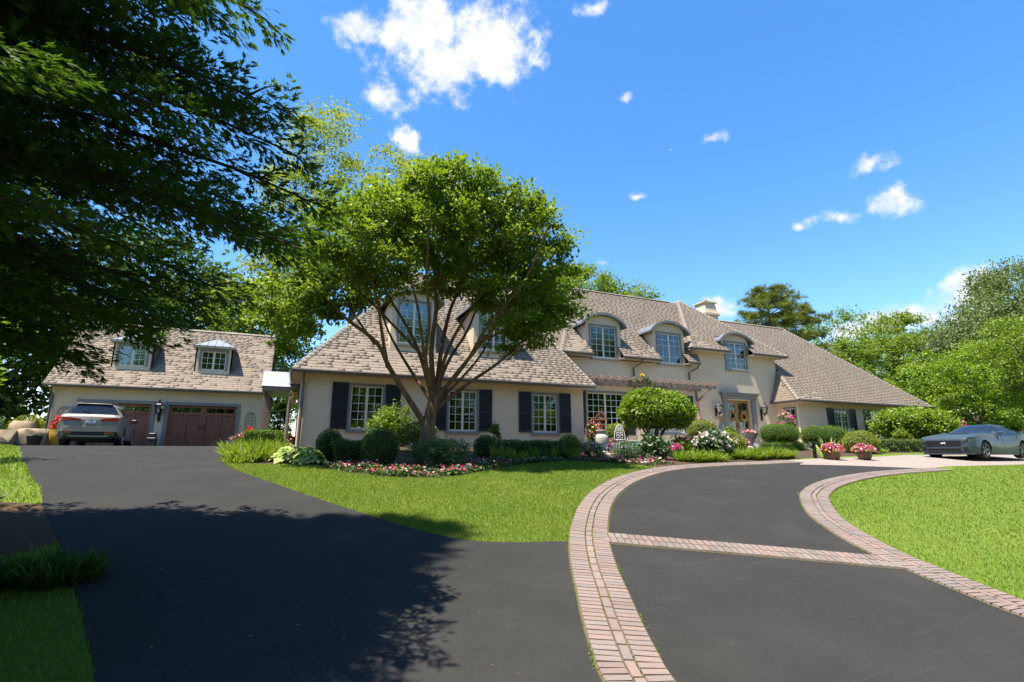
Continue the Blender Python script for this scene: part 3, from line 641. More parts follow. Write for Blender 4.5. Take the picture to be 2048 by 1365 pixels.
# centre + entrance bay
big = [(13.95, 16.2, .87, 2.9), (18.1, 20.35, .87, 2.9)]; DOOR = (23.68, 25.6, .3, 2.9)
up = [(14.28, 15.92, 4.82, 6.55), (18.78, 20.42, 4.82, 6.55)]; up3 = (23.92, 25.58, 4.8, 6.45)
DX = [((up[0][0]+up[0][1])/2), ((up[1][0]+up[1][1])/2), (up3[0]+up3[1])/2]
mb = MB(); wall(mb, 12.4, 21.2, -.3, 4.75, 2, big); wall(mb, 21.2, 28.1, -.3, 5.7, 2, [DOOR, up3[:3]+(5.7,)], .25)
mb.poly([(21.2, 2, 4.7), (21.2, 5, 4.7), (21.2, 5, 5.72), (21.2, 2, 5.72)]); mb.poly([(28.1, 2, 2), (28.1, 6, 2), (28.1, 6, 5.72), (28.1, 2, 5.72)])
mb.build('wall', MAT['stucco'], HS)
for i, o in enumerate(big):
    window(HS, (o[0]+o[1])/2, 2, o[2], o[1]-o[0], o[3]-o[2], 3, 6, curtain=True)
shutter(HS, 13.28, 13.85, 2, .68, 2.98); shutter(HS, 16.3, 16.92, 2, .68, 2.98); shutter(HS, 20.45, 21.07, 2, .68, 2.98)
# right wing
mb = MB(); RWW = [(31.63, 1.25), (35.1, 1.25)]; RO = [(c-w/2, c+w/2, .66, 2.4) for c, w in RWW]
wall(mb, 27.8, 40, -.6, 2.8, .5, RO)
mb.poly([(27.8, .5, -.6), (27.8, .5, 2.8), (27.8, .72, 2.8), (27.8, .72, -.6)]); mb.poly([(27.8, 1.42, -.6), (27.8, 1.42, 2.8), (27.8, 2, 2.8), (27.8, 2, -.6)]); mb.poly([(27.8, .72, 2.42), (27.8, .72, 2.8), (27.8, 1.42, 2.8), (27.8, 1.42, 2.42)]); mb.poly([(27.8, .72, -.6), (27.8, .72, 1.2), (27.8, 1.42, 1.2), (27.8, 1.42, -.6)])
mb.poly([(40, .5, -.6), (40, 10, -.6), (40, 10, 2.8), (40, .5, 2.8)]); mb.poly([(27.8, 10, -.6), (27.8, 10, 2.8), (40, 10, 2.8), (40, 10, -.6)]); mb.poly([(12.5, 10, -.6), (12.5, 10, 5), (28, 10, 5), (28, 10, -.6)])
mb.build('wall', MAT['stucco'], HS)
for c, w in RWW:
    window(HS, c, .5, .66, w, 1.74); shutter(HS, c-w/2-.72, c-w/2-.1, .5, .66, 2.51); shutter(HS, c+w/2+.1, c+w/2+.72, .5, .66, 2.51)
window(HS, 27.8, 1.07, 1.2, .7, 1.22, 2, 3, rz=R(-90), sashes=1, casing=.09)
# roofs : left wing, centre, bay, right wing
RY, RZ_ = 5.2, 9.32; a, b, c, d = (-.37, -.5, 2.88), (12.9, -.5, 2.88), (10.1, RY, RZ_), (5.33, RY, RZ_); e, f = (12.9, 10.9, 2.88), (-.37, 10.9, 2.88)
make_roof(HS, [([a, b, c, d], (), True), ([f, a, d], (), False)], [(a, d), (b, c), (d, c)], [[a, b, c, d], [b, e, c], [e, f, d, c], [f, a, d], [(p[0], p[1], 2.78) for p in (a, f, e, b)]], 170)
a, b, c, d = (12.2, 1.5, 4.92), (21.4, 1.5, 4.92), (24, 6, 10.05), (15.7, 6, 10.05); sl = math.hypot(.5, .57)
HOL = lambda xs, x0: [(p-.95-x0, p+.95-x0, .78) for p in xs]
front = [(12.2, 1.5, 4.92), (DX[0]-.95, 1.5, 4.92), (DX[0]-.95, 2.02, 5.51), (DX[0]+.95, 2.02, 5.51), (DX[0]+.95, 1.5, 4.92), (DX[1]-.95, 1.5, 4.92), (DX[1]-.95, 2.02, 5.51), (DX[1]+.95, 2.02, 5.51), (DX[1]+.95, 1.5, 4.92), (21.4, 1.5, 4.92), c, d]
make_roof(HS, [([a, b, c, d], HOL(DX[:2], 12.2), True), ([(12.2, 10.5, 4.92), a, d], (), True)], [(a, d), (d, (23.2, 6, 10.05))], [front, [(12.2, 10.5, 4.92), a, d], [(24, 10.5, 4.92), (12.2, 10.5, 4.92), d, c]], 60)
a, b, c = (20.9, 1.5, 5.81), (28.7, 1.5, 5.81), (24.1, 6, 10.25)
front = [a, (DX[2]-.95, 1.5, 5.81), (DX[2]-.95, 2.02, 6.32), (DX[2]+.95, 2.02, 6.32), (DX[2]+.95, 1.5, 5.81), b, c]
make_roof(HS, [([a, b, c], HOL(DX[2:], 20.9), True), ([(20.9, 10, 5.81), a, c], (), True)], [(a, c), (b, c)], [front, [(20.9, 10.5, 5.81), a, c], [b, (28.7, 10.5, 5.81), c], [(20.9, 1.5, 5.75), (DX[2]-.95, 1.5, 5.75), (DX[2]-.95, 2.0, 5.75), (20.9, 2., 5.75)], [(DX[2]+.95, 1.5, 5.75), b[:2]+(5.75,), (28.7, 3, 5.75), (28.1, 3, 5.75), (28.1, 2.0, 5.75), (DX[2]+.95, 2.0, 5.75)]], 30)
a, b, c, d, e = (27.35, 0, 2.88), (40.5, 0, 2.88), (34.2, 6, 9.18), (25, 6, 9.18), (28.25, 2.02, 5.0)
make_roof(HS, [([a, b, c, d, e], (), True), ([(27.35, 2.02, 2.88), a, e], (), True)], [(a, e), (b, c), ((26, 6, 9.18), c)], [[a, b, c, d, e], [(27.35, 2.02, 2.88), a, e], [b, (40.5, 12, 2.88), c], [(40.5, 12, 2.88), (27.35, 12, 2.88), d, c], [(27.35, 0, 2.79), (40.5, 0, 2.79), (40.5, 12, 2.79), (27.35, 12, 2.79)]], 40)
# soffits, gutters, downspouts
def gutter(p, q, over=.45, d=(0, 1)):
    p, q = Vector(p), Vector(q); t = (q-p).normalized(); n = Vector((d[0], d[1], 0))*-1; prof = [(0, .0), (.11, .01), (.125, -.035), (.09, -.075), (.075, -.125), (0, -.135)]
    gu = MB(); so = MB(); gu.prism([p+n*(x-.02)+Vector((0, 0, z+.005)) for x, z in prof], q-p)
    so.box(min(p.x, q.x)+.004, max(p.x, q.x)-.004, min(p.y, q.y)+.02, max(p.y, q.y)+over, p.z-.12, p.z-.09) if d == (0, 1) else so.box(p.x+.02, p.x+over, min(p.y, q.y)+.02, max(p.y, q.y), p.z-.122, p.z-.092)
    gu.build('gutter', MAT['fascia'], GP); so.build('soffit', MAT['soffit'], GP)
GP = HS
gutter((-.37, -.5, 2.88), (12.9, -.5, 2.88), .55)
for p, q in (((12.2, 1.5, 4.92), (DX[0]-.95, 1.5, 4.92)), ((DX[0]+.95, 1.5, 4.92), (DX[1]-.95, 1.5, 4.92)), ((DX[1]+.95, 1.5, 4.92), (21.4, 1.5, 4.92)), ((20.9, 1.5, 5.81), (DX[2]-.95, 1.5, 5.81)), ((DX[2]+.95, 1.5, 5.81), (28.7, 1.5, 5.81))): gutter(p, q, .52)
gutter((27.35, 0, 2.88), (40.5, 0, 2.88), .52); gutter((27.35, 0, 2.88), (27.35, 2, 2.88), .47, d=(1, 0)); gutter((-.37, -.5, 2.88), (-.37, 4, 2.88), .4, d=(1, 0))
def spout(pts): MB().tube(pts, .05, 8).build('downspout', MAT['fascia'], HS, True)
spout([(.06, -.42, 2.76), (.06, -.3, 2.6), (.06, -.09, 2.45), (.06, -.07, -.02)])
spout([(17.25, 1.45, 4.82), (17.25, 1.6, 4.6), (16.98, 1.93, 4.4), (16.98, 1.93, 3.2)]); spout([(21.25, 1.45, 4.82), (21.25, 1.6, 4.6), (20.9, 1.93, 4.35), (20.9, 1.93, 3.2)]); spout([(20.95, 1.5, 5.7), (20.95, 1.85, 5.45), (21.05, 1.9, 5.1)])
# dormers
def arch_dormer(cx, yf, z0, zs, w, rise, wz0, ww, wh, yb, flush):
    """stucco-fronted dormer with a swept arched metal roof; zs = spring height"""
    n = 16; hw = w/2; ar = [(cx-hw*math.cos(math.pi*i/n*1.), zs+rise*math.sin(math.pi*i/n)**.8) for i in range(n+1)]
    mb = MB(); op = (cx-ww/2, cx+ww/2, wz0, wz0+wh)
    wall(mb, cx-hw, cx+hw, z0, zs, yf, [(op[0], op[1], max(op[2], z0), min(op[3], zs))])
    top = max(zs, op[3]+.0)
    mb.poly([(x, yf, z) for x, z in ar][::-1]) if op[3] <= zs+.001 else None
    for s in (-1, 1): mb.poly([(cx+s*hw, yf, z0), (cx+s*hw, yb, z0), (cx+s*hw, yb, zs), (cx+s*hw, yf, zs)])
    body = mb.build('dormer', MAT['stucco'], HS)
    ov = .3; m = 22; o_ = []; i_ = []
    for i in range(m+1):
        t = -1+2*i/m; ang = math.pi/2*(1+t); x = cx+(hw+ov)*t
        prof = rise*max(0, math.cos(t*math.pi/2*1.02))**.75; flare = -.06*max(0, abs(t)-.8)/.2
        o_.append((x, zs+prof+.13+flare)); i_.append((x, zs+prof+.02+flare))
    y0 = yf-.24
    rr = MB().prism([(x, y0, z) for x, z in o_]+[(x, y0, z) for x, z in i_[::-1]], (0, yb-y0, 0)); q = rr.build('dormer_roof', MAT['slate'], HS)
    fa = MB().prism([(x, y0-.02, z+.02) for x, z in o_]+[(x, y0-.02, z-.01) for x, z in i_[::-1]], (0, .035, 0)); fa.build('fascia', MAT['trim'], q)
    window(HS, cx, yf, wz0, ww, wh, 2, 5, casing=.09)
    return body
for cx in (4.35, 8.1):
    arch_dormer(cx, .5, 3.95, 6.3, 2.0, .42, 4.4, 1.3, 1.88, 4.5, False)
for cx in DX[:2]: arch_dormer(cx, 1.995, 4.74, 6.6, 2.25, .58, 4.82, 1.64, 1.75, 4.6, True)
arch_dormer(DX[2], 1.995, 5.68, 6.48, 2.2, .5, 4.8, 1.66, 1.66, 4.4, True)
# chimneys
def chimney(x0, x1, y0, y1, z0, z1):
    mb = MB(); mb.box(x0, x1, y0, y1, z0, z1-.95).box(x0-.12, x1+.12, y0-.12, y1+.12, z1-.95, z1-.8)
    b = .12; mb.add([(x0, y0, z1-.8), (x1, y0, z1-.8), (x1, y1, z1-.8), (x0, y1, z1-.8), (x0+b, y0+b, z1), (x1-b, y0+b, z1), (x1-b, y1-b, z1), (x0+b, y1-b, z1)], [(0, 1, 5, 4), (1, 2, 6, 5), (2, 3, 7, 6), (3, 0, 4, 7), (4, 5, 6, 7)])
    mb.box(x0, x1, y0, y1, z1+.002, z1+.1); ch = mb.build('chimney', MAT['stucco'], HS)
    cx, cy = (x0+x1)/2, (y0+y1)/2; MB().lathe([(.16, 0), (.16, .14), (.3, .16), (.08, .28), (.01, .3)], 12, (cx, cy, z1+.1)).build('chimney_cap', MAT['slate'], ch)
chimney(26.75, 27.95, 6.2, 7.4, 8.5, 10.55); chimney(11.2, 12.3, 5.6, 6.6, 7.5, 10.55)
# front door, surround, steps lamps come later
dx0, dx1, dz0, dz1 = DOOR
mb = MB().box(dx0-.36, dx0-.001, 1.9, 2.3, .3, 2.95).box(dx1+.001, dx1+.36, 1.9, 2.3, .3, 2.95).box(dx0-.42, dx1+.42, 1.86, 2.3, 2.952, 3.15).box(dx0-.5, dx1+.5, 1.78, 2.1, 3.152, 3.26).box(dx0-.58, dx1+.58, 1.7, 2.1, 3.262, 3.33)
for s, xx in ((1, dx0-.3), (1, dx1+.06)):
    mb.box(xx, xx+.24, 1.885, 1.9, .5, 2.8)
mb.build('door_surround', MAT['trim'], HS)
for k in (0, 1):
    a = dx0+k*(dx1-dx0)/2+.004; b = a+(dx1-dx0)/2-.008; mb = MB(); st = .12
    mb.box(a, a+st, 2.2, 2.25, .32, 2.88).box(b-st, b, 2.2, 2.25, .32, 2.88).box(a+st, b-st, 2.201, 2.249, .32, .75).box(a+st, b-st, 2.201, 2.249, 2.76, 2.88)
    for zz in (1.25, 1.75, 2.25): mb.box(a+st, b-st, 2.21, 2.24, zz-.014, zz+.014)
    m_ = (a+b)/2; mb.box(m_-.012, m_+.012, 2.211, 2.239, .75, 2.76)
    dd = mb.build('door', MAT['oak'], HS); off = Vector((0, 0, 0))
    for i in range(2):
        for z0, z1 in ((.75, 1.25), (1.25, 1.75), (1.75, 2.25), (2.25, 2.76)):
            x0 = a+st+i*(b-a-2*st)/2; link('pane', UPANE, dd, mat4=Matrix.Translation((x0+(b-a-2*st)/4, 2.225, (z0+z1)/2))@Matrix.Diagonal(((b-a-2*st)/2, 1, z1-z0, 1)))
    MB().tube([(b-.06 if k == 0 else a+.06, 2.17, 1.2), (b-.06 if k == 0 else a+.06, 2.17, 1.5)], .014, 8).build('handle', MAT['iron'], dd)
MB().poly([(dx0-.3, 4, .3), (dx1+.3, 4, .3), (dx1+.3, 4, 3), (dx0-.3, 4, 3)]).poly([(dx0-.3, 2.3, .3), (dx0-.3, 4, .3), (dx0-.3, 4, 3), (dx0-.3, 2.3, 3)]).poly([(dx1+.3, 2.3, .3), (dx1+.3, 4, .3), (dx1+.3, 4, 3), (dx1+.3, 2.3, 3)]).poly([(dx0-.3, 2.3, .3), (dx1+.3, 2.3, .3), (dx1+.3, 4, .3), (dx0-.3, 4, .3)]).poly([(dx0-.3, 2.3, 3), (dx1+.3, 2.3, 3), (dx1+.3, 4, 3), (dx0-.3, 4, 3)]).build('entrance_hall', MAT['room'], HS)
# meter box
MB().bev(21.25, 21.75, 1.85, 2.0, .45, 1.15, .02).build('utility_box', MAT['stucco'], HS)
# pergola over the centre windows
PG = thing('pergola', 'weathered grey timber pergola of short rafters above the centre windows', 'pergola', (17.5, 2, 3.2))
MB().bev(13.1, 21.75, .78, .92, 3.3, 3.48, .01).build('beam', MAT['cedar'], PG)
MB().bev(13.1, 21.7, 1.9, 1.995, 3.3, 3.48, .01).build('ledger', MAT['cedar'], PG)
for k in range(17):
    x = 13.25+k*.52; MB().prism([(x-.035, 1.96, 3.483), (x-.035, 1.96, 3.62), (x-.035, .42, 3.62), (x-.035, .36, 3.56), (x-.035, .5, 3.483)], (.07, 0, 0)).build('rafter', MAT['cedar'], PG)
for x in (13.4, 21.35):
    MB().bar((x, 1.96, 2.65), (x, .86, 3.3), .07, .1).bar((x, 1.95, 2.5), (x, 1.95, 3.3), .09, .07, (0, 1, 0)).build('bracket', MAT['cedar'], PG)
# ------------------------------------------------------------------ garage
GA = thing('garage', 'beige stucco garage with two reddish wood doors and metal-roofed dormers', 'garage', (-6.2, 9.5, .1))
GD = [(-9.55, -6.7, .1, 2.15), (-5.98, -2.93, .1, 2.15)]
mb = MB(); wall(mb, -10.75, -1.67, -.2, 2.9, 9.5, GD)
for x in (-10.75, -1.67): mb.poly([(x, 9.5, -.2), (x, 16.3, -.2), (x, 16.3, 2.9), (x, 12.9, 6.65), (x, 9.5, 2.9)])
mb.poly([(-10.75, 16.3, -.2), (-1.67, 16.3, -.2), (-1.67, 16.3, 2.9), (-10.75, 16.3, 2.9)]); mb.build('wall', MAT['stucco'], GA)
a, b, c, d = (-11.0, 9.1, 2.95), (-1.5, 9.1, 2.95), (-1.5, 12.9, 6.77), (-11.0, 12.9, 6.77)
make_roof(GA, [([a, b, c, d], (), True)], [(d, c)], [[a, b, c, d], [(-11, 16.7, 2.95), (-1.5, 16.7, 2.95), c, d], [(-11, 9.1, 2.87), (-1.5, 9.1, 2.87), (-1.5, 16.7, 2.87), (-11, 16.7, 2.87)]], 300)
GP = GA; gutter(a, b, .42)
MB().tube([(-10.68, 9.0, 2.83), (-10.68, 9.15, 2.65), (-10.68, 9.42, 2.45), (-10.68, 9.43, .12)], .055, 8).build('downspout', MAT['fascia'], GA, True)
for k, (x0, x1, z0, z1) in enumerate(GD):
    MB().box(x0-.16, x0-.001, 9.44, 9.7, .1, z1+.15).box(x1+.001, x1+.16, 9.44, 9.7, .1, z1+.15).box(x0, x1, 9.441, 9.7, z1, z1+.15).build('door_casing', MAT['trim'], GA)
    mb = MB(); y0, y1 = 9.6, 9.66; zt = z1-.42; mid = (x0+x1)/2
    mb.box(x0, x1, y1-.005, y1+.02, .1, zt)
    for xa, xb in ((x0, mid-.004), (mid+.004, x1)):
        mb.box(xa, xa+.13, y0, y1, .1, z1).box(xb-.13, xb, y0, y1, .1, z1).box(xa+.13, xb-.13, y0+.001, y1, .1, .28).box(xa+.13, xb-.13, y0+.001, y1, zt-.06, zt+.07).box(xa+.13, xb-.13, y0+.001, y1, z1-.12, z1)
        m_ = (xa+xb)/2; mb.box(m_-.06, m_+.06, y0+.002, y1, .28, zt-.06)
        for q in (1, 2): t = xa+.13+(xb-xa-.26)*q/3; mb.box(t-.02, t+.02, y0+.003, y1, zt+.07, z1-.12)
        for q in range(1, 12):
            t = xa+.13+(xb-xa-.26)*q/12; mb.box(t-.004, t+.004, y1-.012, y1-.002, .28, zt-.06)
    dd = mb.build('garage_door', MAT['mahog'], GA); off = wloc(dd)
    for xa, xb in ((x0, mid), (mid, x1)):
        for q in range(3):
            w_ = (xb-xa-.26)/3; cx = xa+.13+w_*(q+.5)
            link('pane', UPANE, dd, mat4=Matrix.Translation(Vector((cx, y1-.01, (zt+.07+z1-.12)/2))-off)@Matrix.Diagonal((w_, 1, z1-zt-.19, 1)))
    MB().box(x0+.1, x1-.1, 9.9, 9.92, zt, z1).build('interior', MAT['room'], dd)
    for s in (-1, 1): MB().bar((mid+s*.09, y0-.02, .95), (mid+s*.09, y0-.02, 1.15), .05, .03, (0, 1, 0)).build('handle', MAT['iron'], dd)
for cx in (-4.35, -7.95):
    hw = .79; yf, zb, zt = 10.0, 3.8, 5.28; mb = MB(); wall(mb, cx-hw, cx+hw, zb, zt, yf, [(cx-.58, cx+.58, 4.08, 5.1)])
    for s in (-1, 1): mb.poly([(cx+s*hw, yf, zb), (cx+s*hw, 12.2, zb), (cx+s*hw, 12.2, zt), (cx+s*hw, yf, zt)])
    mb.build('dormer', MAT['stucco'], GA)
    o = .2; z1, z2 = zt+.1, zt+.68; A, B, E, F, G_ = (cx-hw-o, yf-.22, z1), (cx+hw+o, yf-.22, z1), (cx, yf+.75, z2), (cx-hw-o, 11.8, z1), (cx+hw+o, 11.8, z1); H_ = (cx, 12.6, z2)
    mb = MB().poly([A, B, E]).poly([B, G_, H_, E]).poly([F, A, E, H_]); rf = mb.build('dormer_roof', MAT['metalroof'], GA)
    mb = MB()
    for t in (.14, .32, .5, .68, .86):
        p = Vector(A).lerp(Vector(B), t); q = Vector(E) if t == .5 else (Vector(A).lerp(Vector(E), t*2) if t < .5 else Vector(B).lerp(Vector(E), (1-t)*2)); mb.bar(p, q, .022, .05)
    for p, q in ((A, E), (B, E), (E, H_)): mb.bar(p, q, .04, .05)
    for t in (.3, .6): mb.bar(Vector(B).lerp(Vector(G_), t), Vector(E).lerp(Vector(H_), t), .022, .05)
    mb.build('standing_seams', MAT['slate'], rf)
    MB().box(cx-hw-o, cx+hw+o, yf-.22, yf-.18, zt-.02, z1).box(cx-hw-o, cx-hw-o+.04, yf-.178, 11.5, zt-.02, z1).box(cx+hw+o-.04, cx+hw+o, yf-.178, 11.5, zt-.02, z1).box(cx-hw-o+.042, cx+hw+o-.042, yf-.178, 11.5, zt-.02, zt+.01).build('fascia', MAT['trim'], rf)
    window(GA, cx, yf, 4.08, 1.16, 1.02, 2, 3, casing=.1, sill=False)
# breezeway roof and rustic posts between garage and house
BZ = thing('breezeway', 'covered passage with pale metal roof and rough wooden posts beside the house corner', 'breezeway', (-.9, 6, 0))
MB().prism([(-1.55, 3.3, 2.62), (-1.55, 4.3, 3.4), (-1.55, 8.5, 3.4), (-1.55, 8.5, 2.62)], (1.5, 0, 0)).build('roof', MAT['metalroof'], BZ)
MB().box(-1.52, -.03, 3.34, 3.46, 2.42, 2.61).box(-1.53, -1.42, 3.48, 8.6, 2.42, 2.61).build('beam', MAT['cedar'], BZ)
MB().tube([(-.42, 3.4, -.05), (-.4, 3.42, 1.2), (-.38, 3.4, 2.42)], [.085, .075, .07], 9).build('post', MAT['cedar'], BZ, True)
for y_ in (5.6, 8.3): MB().bev(-1.55, -1.25, y_, y_+.15, 0, 2.42, .01).build('plank', MAT['cedar'], BZ)
MB().tube([(-.4, 3.4, 1.62), (-1.3, 5.6, 1.66)], .02, 6).tube([(-.4, 3.4, 1.35), (-.05, 3.0, 1.3)], .012, 6).build('rail', MAT['cedar'], BZ)
# ------------------------------------------------------------------ trees
def skeleton(mb, nodes, targets, r0=.03, sag=.0, droop=0.):
    """hang a branch from the nearest skeleton node to every target; nodes = list of (point, radius)"""
    NP = [np.array(p) for p, r in nodes]; NR = [r for p, r in nodes]
    base = NP[0]; order = np.argsort(np.linalg.norm(targets-np.mean(NP, axis=0), axis=1))
    for i in order:
        t = targets[i]; A = np.array(NP); d = np.linalg.norm(A-t, axis=1)+np.maximum(0, A[:, 2]-t[2]+.1)*1.2
        k = int(np.argmin(d)); p = A[k]; l = np.linalg.norm(t-p)
        if l < .15: continue
        r = min(NR[k]*.7, r0*(.5+.5*min(1, l))); j = rng.normal(size=3)*l*.07
        m1 = p+(t-p)*.35+j+np.array([0, 0, -sag*l]); m2 = p+(t-p)*.7+j*.7+np.array([0, 0, -sag*l*.6])
        e = t-np.array([0, 0, droop])
        mb.tube([p, m1, m2, e], [r, r*.75, r*.5, r*.22], 5, False)
        for q, rr in ((m1, r*.75), (m2, r*.5), (e, r*.3)): NP.append(q); NR.append(rr)
def crown_targets(ells, n, shell=5.):
    out = []; wsum = sum(e[3]*e[4]*e[5] for e in ells)
    for cx, cy, cz, rx, ry, rz in ells:
        k = max(3, int(n*rx*ry*rz/wsum)); d = rdir(k); r = rng.rand(k)**(1/shell)
        out.append(np.array([cx, cy, cz])+d*r[:, None]*np.array([rx, ry, rz]))
    return np.concatenate(out)
def cluster_leaves(tg, center, per, spread, size, tpl='leaf', up=.7, flat=.6, hang=.25, rn=(0, 1)):
    n = len(tg)*per; c = np.repeat(tg, per, axis=0); s = np.repeat(.65+.7*rng.rand(len(tg)), per)
    g = rng.normal(size=(n, 3))*spread*s[:, None]; g[:, 2] *= flat; pos = c+g
    outw = unit(pos-np.asarray(center)); tip = rdir(n)+outw*.7+np.array([0, 0, -hang]); nr = rdir(n)*.75+np.array([0, 0, up])+outw*.3
    rr = np.repeat(rng.rand(len(tg)), per)*.45+rng.rand(n)*.55
    return leaf_arrays(tpl, pos, tip, nr, size*(.6+.8*rng.rand(n)), rn[0]+(rn[1]-rn[0])*rr)
def tree(name, label, base, stems, ells, ncl, per, spread, size, leaf, bark='bark', tpl='leaf', group=None, center=None, br=.04, shell=5., trunk_r=.25, hang=.25, flat=.6, up=.7, sag=0., extra=None, droop=0., r0s=None, mid_leaf=True):
    """stems: list of polylines in world coords with (x,y,z,r)"""
    T = thing(name, label, 'tree', base, group=group); mb = MB(); nodes = []
    for st in stems:
        p = smooth_path([s for s in st], 4) if len(st) > 2 else np.array(st, float)
        mb.tube([q[:3] for q in p], [max(.008, q[3]) for q in p], 10 if st[0][3] > .1 else 7)
        nodes += [(q[:3], q[3]) for q in p[1:]]
    tg = crown_targets(ells, ncl, shell)
    if extra is not None: tg = np.concatenate([tg, extra])
    nodes2 = [n_ for n_ in nodes if n_[0][2] > base[2]+.25*(tg[:, 2].min()-base[2])] or nodes
    skeleton(mb, nodes2, tg, br, sag, droop)
    mb.build('trunk', MAT[bark], T, True)
    ctr = center if center is not None else tg.mean(0)-np.array([0, 0, .3*(tg[:, 2].max()-tg[:, 2].min())])
    leaf_obj('crown', MAT[leaf], T, [cluster_leaves(tg, ctr, per, spread, size, tpl, up, flat, hang)])
    return T
def simple_stems(b, h, lean=(0, 0), r=.25, n=4, spread=2.):
    x, y, z = b; tp = (x+lean[0], y+lean[1], z+h); st = [[(x, y, z-.1, r*1.25), (x, y, z+.3, r), (x+lean[0]*.4, y+lean[1]*.4, z+h*.45, r*.7), tp+(r*.25,)]]
    for k in range(n):
        a = 2*math.pi*(k+rng.rand()*.6)/n; q = .3+.35*rng.rand(); px, py, pz = x+lean[0]*q, y+lean[1]*q, z+h*q; l = spread*(.7+.5*rng.rand())
        st.append([(px, py, pz, r*.5), (px+math.cos(a)*l*.45, py+math.sin(a)*l*.45, pz+h*.15, r*.35), (px+math.cos(a)*l, py+math.sin(a)*l, pz+h*.34, r*.12)])
    return st
def g3(x, y): return (x, y, float(gz(y)))
# --- the spreading multi-stemmed tree in front of the left wing
def fs(pts, r0, r1, dy=0.):
    n = len(pts)-1; return [(x, -8.6+dy*(i/n)**1.2, z, r0+(r1-r0)*i/n) for i, (x, z) in enumerate(pts)]
ST = [[(2.74, -8.59, -0.38, .27), (2.81, -8.59, -0.2, .22), (2.85, -8.59, 0.15, .19), (2.89, -8.59, 0.52, .165), (2.95, -8.59, 0.86, .155), (3.0, -8.59, 1.17, .12)],
 fs([(2.81, 0.42), (2.27, 1.17), (1.81, 1.82), (1.48, 2.36), (0.74, 2.85), (0.14, 3.35), (-0.38, 3.58)], 0.082, .02, -.6), fs([(1.81, 1.82), (1.6, 2.5), (1.37, 3.23), (0.95, 4.22)], 0.051, .02, -1.2),
 fs([(2.97, 1.04), (2.73, 2.08), (2.44, 2.96), (2.02, 3.83), (1.59, 4.85)], 0.065, .02, 1.6), fs([(2.99, 1.13), (2.87, 2.34), (2.94, 3.41), (2.84, 4.49), (3.02, 5.51), (3.26, 6.59)], 0.075, .02, -.4),
 fs([(3.04, 1.13), (3.17, 2.37), (3.41, 3.46), (3.74, 4.34), (4.01, 5.54), (4.28, 6.54)], 0.068, .02, .8), fs([(3.04, 1.09), (3.52, 1.8), (4.05, 2.58), (4.62, 3.45), (5.22, 4.54)], 0.058, .02, -1.8), fs([(3.06, 0.86), (3.94, 1.57), (4.77, 2.16), (5.51, 2.84), (6.14, 3.47)], 0.058, .02, .3),
 fs([(2.7, 2.14), (1.93, 2.97), (1.16, 3.79), (0.29, 4.38)], 0.044, .02, 1.0), fs([(2.95, 1.13), (2.63, 1.84), (2.55, 2.81), (2.28, 3.88), (2.19, 4.94)], 0.054, .02, -2.4), fs([(3.03, 1.13), (3.43, 2.11), (4.14, 3.17), (4.67, 4.32), (4.94, 5.48)], 0.054, .02, 2.2), fs([(3.08, 1.13), (3.61, 1.93), (3.96, 2.81), (4.59, 3.79), (4.85, 4.94)], 0.051, .02, -2.8),
 fs([(2.99, 1.1), (2.6, 2.2), (2.3, 3.1), (1.9, 3.9)], .055, .018, -1.5), fs([(3.0, 1.15), (3.25, 2.3), (3.7, 3.3), (4.3, 4.2), (4.9, 5.0)], .055, .018, -1.0), fs([(2.95, 1.0), (2.4, 1.9), (1.9, 2.9), (1.6, 4.0)], .05, .018, 1.2), fs([(3.04, 1.0), (3.8, 1.7), (4.6, 2.6), (5.2, 3.6)], .05, .018, 1.4), fs([(1.48, 2.36), (.9, 3.2), (.5, 4.1)], .035, .015, .3), fs([(4.05, 2.58), (4.9, 3.1), (5.7, 4.2)], .035, .015, -.8)]
EL = [(3.15, -8.59, 5.5, 2.50, 2.8, 1.40), (1.24, -8.59, 4.7, 1.45, 2.5, 1.10), (5.20, -8.59, 5.0, 1.1, 2.4, 1.5), (4.27, -8.77, 6.02, 1.52, 2.19, 0.88), (2.91, -8.42, 6.47, 1.22, 2.01, 0.72), (0.27, -8.77, 3.61, 0.91, 1.55, 0.72), (-0.12, -8.77, 2.90, 0.58, 0.91, 0.58), (5.78, -8.86, 3.61, 0.80, 1.55, 0.91), (5.30, -8.86, 2.81, 0.46, 0.91, 0.38), (3.94, -10.19, 3.70, 0.61, 0.55, 0.27), (-.45, -8.8, 3.1, .95, 1.2, .6), (-.75, -8.8, 2.55, .5, .8, .5), (.2, -8.8, 4.3, 1.0, 1.4, .6), (6.15, -8.8, 4.5, .75, 1.4, .9), (6.25, -8.8, 3.5, .6, 1.2, .6), (5.6, -8.9, 2.9, .55, .9, .38), (5.2, -9.3, 3.4, .9, 1.0, .7), (4.55, -9.8, 3.15, .45, .5, .25), (4.75, -9.5, 3.95, .7, .7, .5), (-.6, -8.9, 2.4, .6, .8, .42)]
tree('spreading_tree', 'spreading multi-stemmed tree with flaking reddish bark before the left wing', g3(2.81, -8.6), ST, EL, 550, 150, .18, .115, 'lv_maple', 'barkr', 'leaf', shell=4.5, br=.022, flat=.4, center=(3.2, -8.6, 3.1), up=.9)
